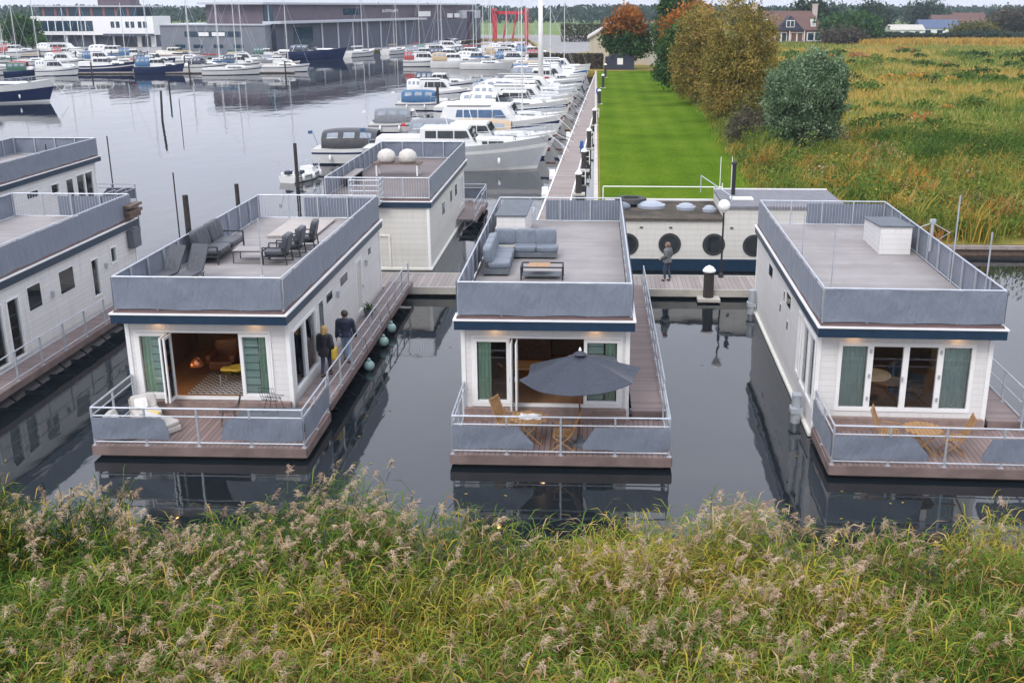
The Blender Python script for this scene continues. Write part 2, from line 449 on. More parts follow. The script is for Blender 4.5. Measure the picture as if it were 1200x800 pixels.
M['bark'] = plain('brown_bark', (.09,.07,.05), .9, amt=.4, scale=6, bmp=.5, bscale=12)
GOLD = leafmat('golden_autumn_leaves', [(0,(.07,.075,.02)),(.3,(.17,.155,.035)),(.6,(.30,.235,.055)),(.85,(.40,.30,.09)),(1,(.32,.17,.06))])
OLIVE = leafmat('olive_leaves', [(0,(.03,.045,.012)),(.4,(.09,.10,.022)),(.75,(.17,.15,.04)),(1,(.25,.19,.06))])
GREEN = leafmat('dark_green_leaves', [(0,(.018,.045,.014)),(.5,(.045,.10,.028)),(1,(.095,.165,.05))])
WILLOW = leafmat('silver_willow_leaves', [(0,(.05,.088,.042)),(.45,(.125,.20,.10)),(.85,(.23,.32,.19)),(1,(.32,.39,.26))])
ORANGE = leafmat('rust_orange_leaves', [(0,(.13,.05,.012)),(.5,(.33,.12,.022)),(1,(.48,.21,.04))])
GREYBR = leafmat('grey_brown_twigs', [(0,(.04,.035,.025)),(.5,(.095,.085,.06)),(1,(.16,.14,.09))])
FARG = leafmat('far_woodland_leaves', [(0,(.02,.04,.03)),(.5,(.04,.065,.04)),(1,(.085,.095,.05))])
def tree(name, label, loc, h, r, lumps, ncl, per, spread, leaf, mat, group=None, top=None, cat='tree'):
    t = thing(name, label, cat, loc, 0, group)
    P, T = crownpoints(lumps, ncl, per, spread)
    V, F = leafquads(P, leaf)
    rawmesh('crown', V, F, mat, np.repeat(T,4), t)
    if top is not None:
        P, T = crownpoints(*top[0]); V, F = leafquads(P, leaf); rawmesh('crown', V, F, top[1], np.repeat(T,4), t)
    mb = MB(); limbs(mb, h, r, lumps); mb.build('trunk', 'bark', t)
    return t
G = .8
tree('willow_bush', 'round silvery green willow bush standing alone in the field', (17.6, 91.6, G), 1.6, .3,
     [((0,0,4.2),(3.1,3.1,3.3),5),((-.9,.3,5.6),(2.2,2.2,2.1),2.5),((1.2,-.2,5.2),(2.1,2.1,2.3),2.5),((0,0,2.4),(2.3,2.3,1.7),2),((1.5,0,3.4),(1.9,2,2.4),2),((1.9,.2,6.3),(1.2,1.2,1.5),1.1),((-2.2,-.4,5.0),(1.3,1.3,1.7),1.1),((.2,-.6,7.0),(1.3,1.3,1.3),1),((-1.6,0,3.4),(1.8,2,2.2),2)],
     900, 60, .26, .105, WILLOW)
g = 'autumn trees along the lawn edge'
tree('birch_tree', 'tallest golden brown tree at the near end of the row beside the lawn', (15.0, 116, G), 4, .28,
     [((-.3,0,8.8),(2.6,2.6,4.0),4),((.9,-.6,5.4),(2.9,2.6,3.0),4),((-1.6,.3,5.6),(2.1,2.3,3.0),3),((.4,-1.0,2.8),(2.8,2.4,2.0),3),((2.3,.3,7.6),(1.8,1.8,3.4),2.4),((2.6,-.4,3.6),(1.6,1.8,2.6),2),((-2.0,0,3.0),(1.6,2,2),1.6)],
     900, 48, .38, .115, GOLD, g)
tree('maple_tree', 'broad yellow tree second in the row beside the lawn', (12.9, 138, G), 4, .28,
     [((0,0,8.6),(2.6,2.6,3.2),4),((-1.2,0,5.2),(2.4,2.4,2.7),3),((1.8,.4,5.6),(2.3,2.3,2.8),3),((-.6,-.4,2.6),(2.6,2.3,1.9),2)],
     640, 44, .40, .13, GOLD, g)
tree('ivy_tree', 'dark green leafy tree on the lawn side of the row, overgrown to the ground', (11.9, 158, G), 3, .25,
     [((0,0,6.0),(2.9,2.9,3.0),3),((-.8,0,3.6),(2.6,2.6,2.7),3),((.8,.4,8.0),(1.9,1.9,1.8),1.4)],
     330, 26, .45, .21, GREEN, g)
tree('cherry_tree', 'tree with orange red top behind the dark green one in the row', (15.2, 178, G), 4, .25,
     [((0,0,9.4),(3.6,3,3.0),3),((-2.2,0,7.6),(2.6,2.4,2.6),2),((2,0,6.0),(3,3,3.4),2)],
     330, 24, .5, .25, ORANGE, g)
tree('poplar_tree', 'tall dark evergreen at the far end of the row', (15.6, 214, G), 4, .3,
     [((0,0,11.4),(3.6,3.4,4.4),3),((-1.5,0,6.4),(3.2,3,4.0),2)], 330, 26, .55, .3, GREEN, g)
tree('alder_bush', 'low olive bush at the foot of the golden tree', (15.8, 107.5, G), .8, .12,
     [((0,0,1.8),(2.4,1.9,1.8),2),((1.2,-.8,1.3),(1.7,1.5,1.3),1)], 150, 26, .33, .15, OLIVE, g, cat='bush')
tree('bramble_bush', 'brown twiggy bush between the lawn and the willow', (13.9, 98, G), .6, .1,
     [((0,0,1.3),(1.7,2.2,1.5),2),((-.6,-3,1.1),(1.4,1.8,1.2),1),((1.2,-2,1.0),(1.6,1.8,1.2),1)], 170, 26, .32, .13, GREYBR, g, cat='bush')
tree('oak_tree', 'dark oak with rust coloured top standing before the pale barn', (6.0, 216, G), 3, .35,
     [((.3,0,4.8),(3.9,3.6,3.0),3),((-2.4,0,6.2),(2.4,2.4,2.0),1.5),((2.6,0,5.0),(2.4,2.4,2.4),1.5),((.4,0,7.0),(3.0,3,2.2),1)], 330, 26, .5, .28, GREEN,
     top=(([((0,-.4,9.2),(2.5,2.5,2.6),3),((-2.6,-.6,7.6),(1.7,1.7,1.5),1),((1.6,-.8,8.0),(2,1.8,1.8),1.4)], 190, 24, .5), ORANGE))

# ------------------------------------------------------------------ grasses: upright blades in clumps
def blades(P, H, width, lean, tints, bend=.35, wind=(0,0)):
    """each blade: two quads tapering to a tip; P roots, H heights"""
    n = len(P); az = rng.random(n)*2*np.pi
    d = np.stack([np.cos(az)*lean+wind[0], np.sin(az)*lean+wind[1], np.zeros(n)], 1)*H[:,None]
    side = np.stack([-np.sin(az+.7), np.cos(az+.7), np.zeros(n)], 1)*width[:,None] if np.ndim(width) else np.stack([-np.sin(az+.7), np.cos(az+.7), np.zeros(n)], 1)*width
    z = np.zeros((n,3)); z[:,2] = H
    a = P; b_ = P + d*.35 + z*.6; c = P + d*(1+bend) + z*(1-.25*bend*np.minimum(1,lean*2))
    V = np.stack([a-side*.5, a+side*.5, b_-side*.42, b_+side*.42, c-side*.08, c+side*.08], 1).reshape(-1,3)
    k = 6*np.arange(n)[:,None]
    F = np.concatenate([k+np.array([[0,1,3,2]]), k+np.array([[2,3,5,4]])], 0)
    return V, F, np.repeat(tints, 6)
def merge(parts):
    Vs, Fs, Ts, o = [], [], [], 0
    for V, F, T in parts: Vs.append(V); Fs.append(F+o); Ts.append(T); o += len(V)
    return np.concatenate(Vs), np.concatenate(Fs), np.concatenate(Ts)
def wave(x, y, s):   # cheap smooth patchiness 0..1
    return .5 + .25*(np.sin(x/s+1.3*np.sin(y/s*.7)) + np.sin(y/s*1.3+1.7*np.sin(x/s*.6+2)))

wt = bpy.data.objects['willow_bush']; k_ = 2600; d_ = unit(k_); d_[:,2] = np.abs(d_[:,2])*.95+.0
Vw, Fw, Tw = blades(np.array([0,0,4.0])+d_*np.array([2.9,2.9,3.4])*(.8+.22*rng.random(k_))[:,None], .5+.6*rng.random(k_), .05, .35, np.clip(.5+.22*rng.normal(size=k_),0,1))
rawmesh('shoots', Vw, Fw, WILLOW, Tw, wt)
FIELDV = leafmat('wild_field_leaves', [(0,(.022,.05,.010)),(.2,(.06,.12,.018)),(.38,(.14,.20,.035)),(.54,(.27,.25,.055)),(.68,(.42,.29,.07)),(.8,(.48,.27,.045)),(.9,(.32,.12,.04)),(1,(.45,.36,.22))], .2)
parts = []
# rank bank growth near the water: tall herbs and bushy tussocks
n = 1700
yy = 55.6 + 46*rng.random(n)**1.15; xx = 10.8 + (yy-55)*.035 + rng.random(n)*(9+ yy*.33)
ok = ((xx-17.6)**2 + (yy-91.6)**2 > 5) & ((yy > 57) | (xx > 12.8)); xx, yy = xx[ok], yy[ok]
for x, y in zip(xx, yy):
    pt = wave(x, y, 2.6)
    h = .7 + 1.7*rng.random()**1.5*(1.15-.5*pt); k = 60
    kind = rng.random(); base = .12 + .3*rng.random() if kind < .5 else (.30+.2*rng.random() if kind < .85 else .8+.2*rng.random())
    base = base*.8 + pt*.16
    if 80 < y < 96 and x > 24 and rng.random() < .75: base = .08+.2*rng.random(); h = 1.3+.8*rng.random()
    c = np.array([x, y, G]) + rng.normal(size=(k,3))*np.array([.42,.42,0])*(.6+.5*h/1.5)
    q = np.clip(base + rng.normal(size=k)*.07, 0, 1)
    if kind < .62:
        lv = c + np.stack([rng.normal(size=k)*.1, rng.normal(size=k)*.1, h*rng.random(k)**.6], 1)
        V, F = leafquads(lv, .085); parts.append((V, F, np.repeat(q, 4)))
    else:
        parts.append(blades(c, h*(.6+.5*rng.random(k)), .06, .3, q))
nb = 520
for _ in range(nb):
    y = 56.2 + 44*rng.random()**1.2; x = 11.6 + (y-55)*.035 + rng.random()*(9+y*.33)
    if (x-17.6)**2 + (y-91.6)**2 < 9 or (y < 58 and x < 13.5): continue
    rb = .55 + .9*rng.random()**1.6; kd = rng.random(); kk = int(230*rb)
    base = .05+.2*rng.random() if kd < .50 else (.28+.16*rng.random() if kd < .78 else (.62+.16*rng.random() if kd < .86 else (.86+.06*rng.random() if kd < .92 else .97)))
    d = unit(kk); d[:,2] = np.abs(d[:,2]); rad = rb*(.55+.5*rng.random(kk))*(1+.25*np.sin(d[:,0]*5+x)*np.cos(d[:,1]*6+y))
    lv = np.array([x,y,G+.1]) + d*rad[:,None]*np.array([1,1,1.15])
    V, F = leafquads(lv, .085); parts.append((V, F, np.repeat(np.clip(base+rng.normal(size=kk)*.05,0,1), 4)))
V, F, T = merge(parts)
o = rawmesh('bank_undergrowth', V, F, FIELDV, T); tag(o, 'tangled green and rust undergrowth on the field bank behind the right houseboat', 'undergrowth', kind='stuff')
# open field, tussocks thinning with distance
n = 60000
yy = 78 + 330*rng.random(n)**1.7; xx = 13 + (yy-75)*.012 + rng.random(n)*(6+yy*.42)
ok = (xx-17.6)**2 + (yy-91.6)**2 > 4; xx, yy = xx[ok], yy[ok]; n = len(xx)
pt = wave(xx*.4, yy*1.6, 16)*.5 + wave(xx, yy*2.2, 5)*.5
far = np.clip((yy-90)/120, 0, 1)
band = .5+.5*np.sin(yy/17+2.2*np.sin(xx/23+yy/60)+1.1*np.sin(xx/9)+.8)
q = np.clip(.07 + pt*.42 + band*.27 + rng.normal(size=n)*.07 + far*.06, 0, 1)
hh = (.45+.55*rng.random(n))*(.8+.5*wave(xx, yy, 7))
V, F, T = blades(np.stack([xx,yy,np.full(n,G)],1), hh, .06+.22*(yy/400), .35, q)
o = rawmesh('field_grass', V, F, FIELDV, T); tag(o, 'tall orange and green autumn grass of the open field', 'grass', kind='stuff')

n = 9000; yy = 56.5+150*rng.random(n)**1.3; ex = np.interp(yy, [56,85,120,205], [10.3,11.5,12.9,13.6]); xx = ex + rng.normal(size=n)*.55 - .1*wave(yy*2, yy, 2) + .5
q = np.clip(.34+.25*wave(xx*3, yy, 2.2)+.12*rng.normal(size=n), 0, 1)
V, F, T = blades(np.stack([xx,yy,np.full(n,G)],1), .25+.7*rng.random(n)**1.5*np.clip(xx-ex+.6,.2,1.3), .07, .4, q); o = rawmesh('lawn_edge_grass', V, F, FIELDV, T); tag(o, 'uncut grass and weeds spilling over the right edge of the lawn', 'grass', kind='stuff')
parts = []
for _ in range(420):
    y = 92 + 210*rng.random()**1.5; x = 15 + (y-75)*.012 + rng.random()*(6+y*.40)
    if (x-17.6)**2 + (y-91.6)**2 < 12: continue
    if wave(x, y*1.8, 9) < .42: continue
    rb = .7+1.3*rng.random()**1.5; kk = int(90*rb); base = rng.choice([.08,.2,.3,.36,.5,.8,.9], p=[.22,.24,.2,.12,.08,.07,.07]); d = unit(kk); d[:,2] = np.abs(d[:,2])
    lv = np.array([x,y,G+.1]) + d*(rb*(.5+.55*rng.random(kk)))[:,None]*np.array([1.5,1,.75]); V, F = leafquads(lv, .10+.0012*y); parts.append((V, F, np.repeat(np.clip(base+rng.normal(size=kk)*.05,0,1),4)))
V, F, T = merge(parts); o = rawmesh('field_shrubs', V, F, FIELDV, T); tag(o, 'low green and rusty scrub scattered through the field grass', 'scrub', kind='stuff')
# ------------------------------------------------------------------ the reed bed in front
REED = leafmat('reed_leaves', [(0,(.018,.042,.006)),(.2,(.046,.098,.012)),(.38,(.098,.165,.020)),(.54,(.190,.215,.028)),(.68,(.38,.29,.036)),(.78,(.30,.185,.06)),(.9,(.17,.085,.034)),(1,(.40,.285,.15))], .14)
PLUME = leafmat('reed_plumes', [(0,(.28,.19,.125)),(.5,(.47,.345,.235)),(1,(.62,.49,.36))], .25, .9)
n = 20000
yr = 10.6 + 10.6*rng.random(n)**.9; xr = -15 + 29.5*rng.random(n)
edge = 20.35 + .5*np.sin(xr*.9) + .35*np.sin(xr*2.3+1) - np.clip((xr-4)*.06,0,.8)
ok = yr < edge; xr, yr = xr[ok], yr[ok]; n = len(xr)
pa = wave(xr*1.3, yr*1.5, 1.9); pb = wave(xr+40, yr-13, 3.1)
pc = wave(xr*1.1+7, yr*1.6+3, .75)
hr = 1.25 + .55*pa + .55*rng.random(n)**1.5 - .2*pb + .55*pc
wind = (.16, -.06)
root = np.stack([xr, yr, np.full(n,.35)], 1)
lean = rng.normal(size=(n,2))*.09 + np.array([.10,-.04])
tip = root + np.stack([lean[:,0]*hr, lean[:,1]*hr, hr], 1)
parts = []
pd = wave(xr-9, yr*1.7+5, 1.35)
tin = np.clip(-.06 + .44*pb + .30*pd + .08*rng.normal(size=n) + .13*np.clip((xr-2.5)/5,0,1), 0, 1)
# stems
V, F, T = blades(root, hr, .014, .05, np.clip(tin+.15,0,1), .1, (.08,-.03)); parts.append((V, F, T))
# leaves: long arching strips from the upper part of every stem
NL = 10
for k in range(NL):
    f = .28 + .72*(k+rng.random(n))/NL
    p0 = root + (tip-root)*f[:,None]
    az = rng.random(n)*2*np.pi; L = (.30+.36*rng.random(n))*(1.1-.35*f)
    d = np.stack([np.cos(az)+.35, np.sin(az)-.1, np.zeros(n)], 1); d /= np.linalg.norm(d,axis=1)[:,None]
    rise = 1.5*rng.random(n)**1.2+.15
    side = np.stack([-d[:,1], d[:,0], .35*rng.normal(size=n)], 1)*(.006+.0075*rng.random(n))[:,None]
    zz = np.array([0,0,1.])
    p1 = p0 + d*(L*.45)[:,None] + zz*(L*.45*rise)[:,None]
    p2 = p0 + d*(L*.95)[:,None] + zz*(L*(.62*rise-.22))[:,None]
    Vv = np.stack([p0-side*.6, p0+side*.6, p1-side, p1+side, p2-side*.1, p2+side*.1], 1).reshape(-1,3)
    kk = 6*np.arange(n)[:,None]
    Ff = np.concatenate([kk+np.array([[0,1,3,2]]), kk+np.array([[2,3,5,4]])], 0)
    dead = (rng.random(n) < .08+.30*(1-f)+.16*(pd < .42))*.55
    yel = (wave(xr-4.5, yr+3, 2.7) > .62)*.26
    q = np.clip(tin + .1*rng.normal(size=n) + dead + yel*rng.random(n), 0, 1)
    parts.append((Vv, Ff, np.repeat(q, 6)))
V, F, T = merge(parts)
nleaf = len(F)
# plumes: drooping feathery heads blown to one side
pl = np.where((hr > 1.75) & (rng.random(n) < .06 + .19*(wave(xr-2, yr, 1.7) > .52)*np.clip(1.15-.05*(xr+6),.45,1)))[0]
Vs, Fs, Ts = [V], [F], [T]; o_ = len(V); np_ = 60
for i in pl:
    a = tip[i]; L = .30+.22*rng.random(); w = np.array([.35+.55*rng.normal(), -.1+.5*rng.normal(), 0])*.5
    s = rng.random(np_); c = a + np.outer(s*L, [w[0],w[1],.85]) - np.outer(s**2*L*.35, [0,0,1]) + np.outer(s*L*.25, [w[0],w[1],0])
    dd = rng.normal(size=(np_,3))*np.array([.5,.5,.25]) + np.array([w[0],w[1],-.25]); dd /= np.linalg.norm(dd,axis=1)[:,None]
    ln = (.06+.11*rng.random(np_))*(1.15-.75*s)
    e = c + dd*ln[:,None]; sd_ = np.cross(dd, unit(np_))*.0075
    mid = (c+e)/2
    Vs.append(np.stack([c, mid-sd_, e, mid+sd_], 1).reshape(-1,3)); Fs.append(np.arange(4*np_).reshape(-1,4)+o_); o_ += 4*np_
    Ts.append(np.repeat(np.clip(.5+.25*rng.normal()+.15*rng.normal(size=np_),0,1), 4))
V, F, T = np.concatenate(Vs), np.concatenate(Fs), np.concatenate(Ts)
mi = np.zeros(len(F), dtype=np.int32); mi[nleaf:] = 1
o = rawmesh('reeds', V, F, [REED, PLUME], T, mi=mi)
tag(o, 'dense bed of green reeds with pinkish plumes along the front', 'reeds', kind='stuff')
# ------------------------------------------------------------------ houseboats
HW, HL = 4.95, 14.0            # hull width and length
DZ, WZ = .68, .92              # deck and walkway heights
ZT = 3.58                      # top of the walls
def pbox(mb, plane, a0, a1, d0, d1, z0, z1, mi=0, w=HW, l=HL):
    """box on a wall plane; a runs along the wall, d outwards"""
    if plane == 'front': mb.box(a0, a1, -d1, -d0, z0, z1, mi)
    elif plane == 'back': mb.box(a0, a1, l+d0, l+d1, z0, z1, mi)
    elif plane == 'right': mb.box(w+d0, w+d1, a0, a1, z0, z1, mi)
    else: mb.box(-d1, -d0, a0, a1, z0, z1, mi)
def holed(mb, plane, a0, a1, z0, z1, holes, t=.12):
    As = sorted({a0, a1, *[h[0] for h in holes], *[h[1] for h in holes]})
    for i in range(len(As)-1):
        l, r = As[i], As[i+1]; z = z0
        for h in sorted([h for h in holes if h[0] < r-1e-6 and h[1] > l+1e-6], key=lambda h: h[2]):
            if h[2] > z: pbox(mb, plane, l, r, -t, 0, z, h[2])
            z = h[3]
        if z < z1: pbox(mb, plane, l, r, -t, 0, z, z1)
def wavy(mb, p0, p1, z0, z1, amp=.015, nu=None, nv=8, seed=0, t=.012, folds=0, tear=None):
    """hanging cloth between two posts: real folds, a few millimetres thick"""
    p0, p1 = Vector(p0), Vector(p1); L = (p1-p0).length; nu = nu or max(6, int(L*9)); d = (p1-p0).normalized(); n = Vector((d.y,-d.x,0))
    rr = random.Random(seed); ph = [rr.random()*6.28 for _ in range(8)]; sl = [rr.uniform(-2.5,2.5) for _ in range(4)]
    def f(s, off):
        def g(a, b):
            x = a*L; z = z0 + (z1-z0)*b
            w = sum(math.sin(x*(2.2+1.7*k) + sl[k]*z*2 + ph[k])/(1+.5*k) for k in range(4))
            if folds: w += 3.2*math.sin(a*folds*6.283+ph[5])
            env = math.sin(math.pi*min(1, max(0, b)))**.5 if not folds else 1
            zz = z
            if b < .02: zz = z0 + .018*math.sin(x*3+ph[6]) - .02*math.sin(a*math.pi)
            if b > .98: zz = z1 - .012*abs(math.sin(x*2.4+ph[7]))
            if tear and b > tear[1] and ((a > 1-tear[0]) if tear[2] > 0 else (a < tear[0])):
                k = ((a-(1-tear[0])) if tear[2] > 0 else (tear[0]-a))/tear[0]
                zz -= k*(z1-z0)*(b-tear[1])*.95
            p = p0 + d*x + n*(amp*w*env*(.6 if not folds else 1)+off); return (p.x, p.y, zz)
        return g
    mb.grid(f(0, 0), nu, nv); mb.grid(f(0, t), nu, nv)
def window(parent, plane, a0, a1, z0, z1, leaves=1, fw=.075, name='window', pane='glass', frame='white', curt=None, w=HW, l=HL, handle=False, cols=None, depth=.05):
    f = MB(); D0, D1 = -.09, (.012 if pane == 'glass_dark' else depth*.6)
    pbox(f, plane, a0, a1, D0, D1, z0, z0+fw, w=w, l=l); pbox(f, plane, a0, a1, D0, D1, z1-fw, z1, w=w, l=l)
    xs = cols or [a0 + (a1-a0)*i/leaves for i in range(leaves+1)]
    for i, x in enumerate(xs):
        c0 = x if i == 0 else (x-fw if i == len(xs)-1 else x-fw*.75); c1 = x+fw if i == 0 else (x if i == len(xs)-1 else x+fw*.75)
        pbox(f, plane, c0, c1, D0, D1-.002, z0+fw, z1-fw, w=w, l=l)
    fr = f.build(name, frame, parent)
    for i in range(len(xs)-1):
        g = MB(); pbox(g, plane, xs[i]+(.04 if pane == 'glass_dark' else .01), xs[i+1]-(.04 if pane == 'glass_dark' else .01), *((-.04, .018, z0+.04, z1-.04) if pane == 'glass_dark' else (-.055, -.04, z0+.02, z1-.02)), w=w, l=l); g.build('pane', pane, fr)
    for c in (curt or []):                     # (a0, a1, material)
        g = MB(); off = -.10 if c[2] == 'blind' else -.15
        P = {'front': lambda a: (a, -off, 0), 'right': lambda a: (w+off, a, 0), 'left': lambda a: (-off, a, 0), 'back': lambda a: (a, l+off, 0)}[plane]
        wavy(g, P(c[0]), P(c[1]), z0+.03, z1-.05, .012, int((c[1]-c[0])*60)+4, 2, 5, .006, 0 if c[2] == 'blind' else (c[1]-c[0])*8); g.build('curtain', c[2], fr, smooth=True)
    if handle:
        g = MB(); a = a1-fw*.5; pbox(g, plane, a-.12, a+.01, .055, .075, 1.95, 1.98, w=w, l=l); pbox(g, plane, a-.02, a+.02, .03, .055, 1.9, 2.03, w=w, l=l); g.build('handle', 'steel', fr)
    return fr
m, nt, b = newmat('weedy_hull'); v = coords(nt); s_ = N(nt, 'ShaderNodeSeparateXYZ'); nt.links.new(v, s_.inputs[0])
ed_ = mth(nt, 'ADD', s_.outputs[2], mth(nt, 'MULTIPLY', noise(nt, coords(nt, 'Object', (1,1,.3)), 3.5, 5, .7), -.30))
nt.links.new(ramp(nt, ed_, [(.0, (.030,.036,.018)), (.06, (.10,.10,.06)), (.14, (.42,.40,.35))]), b.inputs['Base Color']); b.inputs['Roughness'].default_value = .7
HULLC = m
POSTS = {}
def post_mesh(h, foot=True, r=.026):
    k = (round(h,3), foot, r)
    if k not in POSTS:
        p = MB().box(-r, r, -r, r, 0, h)
        if foot: p.box(-.06, .06, -.05, .05, -.10, .012).box(-.03,.03,-.055,-.05,-.08,-.02)
        POSTS[k] = p.mesh('post', 'steel')
    return POSTS[k]
def railing(parent, pts, z, h, rails, spacing=1.3, name='railing', screens=(), balusters=(), close=False, foot=True, r=.022, thick=True):
    """tube rails on square posts; screens: (segment, from, to, z0, z1, amp, material, tear)"""
    mb = MB(); segs = list(zip(pts[:-1], pts[1:]))
    for a, b in segs:
        for rz in rails: mb.cyl((*a, z+rz), (*b, z+rz), r if rz < h-.01 else r*1.25, n=8)
    for si, f0, f1, z0, z1 in balusters:
        a, b = Vector(segs[si][0]), Vector(segs[si][1]); n = int((b-a).length*(f1-f0)/.12)
        for i in range(n+1):
            p = a.lerp(b, f0+(f1-f0)*i/n); mb.cyl((p.x,p.y,z+z0), (p.x,p.y,z+z1), .008, n=4, caps=False)
    ro = mb.build(name, 'steel', parent)
    seen = set()
    for a, b in segs:
        a, b = Vector(a), Vector(b); n = max(1, round((b-a).length/spacing))
        for i in range(n+1):
            p = a.lerp(b, i/n); k = (round(p.x,2), round(p.y,2))
            if k in seen: continue
            seen.add(k)
            o = bpy.data.objects.new('post', post_mesh(h, foot)); COL.objects.link(o); o.parent = ro; o.location = (p.x, p.y, z)
            d = b-a; o.rotation_euler[2] = math.atan2(d.y, d.x)
    for k, (si, f0, f1, z0, z1, amp, mt, tear) in enumerate(screens):
        a, b = Vector(segs[si][0]), Vector(segs[si][1]); d = (b-a).normalized(); nrm = Vector((d.y,-d.x))*.055
        g = MB(); wavy(g, (*(a.lerp(b,f0)+nrm),0), (*(a.lerp(b,f1)+nrm),0), z+z0, z+z1, amp, seed=k*7+si, tear=tear, nv=10)
        g.build('screen', mt, ro, smooth=True)
    return ro

def houseboat(name, label, loc, front, right=(), left=(), rz=0, w=HW, l=HL, walk=1, wall_drop=0, wmat='boards', deck_screens=(), walk_from=.1, walk_len=15.2, wr_segs=None, hatch=None, lamps=(1.0, 3.95), room=True, backholes=(), apron='brownstrip', roofmat='roofdeck', gate=None, group='white houseboats moored in two rows'):
    H = thing(name, label, 'houseboat', loc, rz, group)
    zt = ZT - wall_drop
    b = MB()
    holed(b, 'front', .0, w, .42, zt, [f['hole'] for f in front])
    holed(b, 'right', .121, l-.121, .42, zt, [h[:4] for h in right])
    holed(b, 'left', .121, l-.121, .42, zt, [h[:4] for h in left])
    holed(b, 'back', 0, w, .42, zt, list(backholes))
    b.build('wall', wmat, H)
    # corner trim, plinth
    for sx_ in (0,1):
        for sy_ in (0,1):
            t = MB(); xa, xb = ((-.027,-.003) if sx_ == 0 else (w+.003,w+.027)); ya, yb = ((-.027,-.003) if sy_ == 0 else (l+.003,l+.027))
            pts = [(-.027,-.027),(.10,-.027),(.10,-.003),(-.003,-.003),(-.003,.10),(-.027,.10)]
            pts = [((p if sx_ == 0 else w-p), (q if sy_ == 0 else l-q)) for p, q in pts]
            t.prism(pts, 'z', .42, zt-.002).build('corner_trim', 'white', H)
    p = MB().box(-.07, w+.07, .05, l+.07, -.9, .30); p.build('hull', HULLC, H, bevel=.03)
    MB().box(-.10, w+.10, .02, l+.10, .30, .418).build('rubbing_strake', 'cream', H, bevel=.02)
    # roof: navy fascia under a white drip edge, a brown strip, then boards inside the railing
    ov = .62
    rf = MB().box(-.14, w+.14, -ov, l+.12, zt, zt+.27, 0)
    rf.box(-.17, w+.17, -ov-.03, l+.15, zt+.272, zt+.315, 1).box(-.08, w+.08, -ov+.06, l+.06, zt+.316, zt+.345, 2)
    rf.box(-.07, w+.07, -.5, l-.02, zt+.346, zt+.375, 3)
    rf.build('roof', ['navy', 'white', apron, 'brownstrip'], H)
    MB().box(.04, w-.04, -.38, l-.1, zt+.376, zt+.42).build('roof_deck', roofmat, H)
    RZ = zt+.35
    return H, zt, RZ

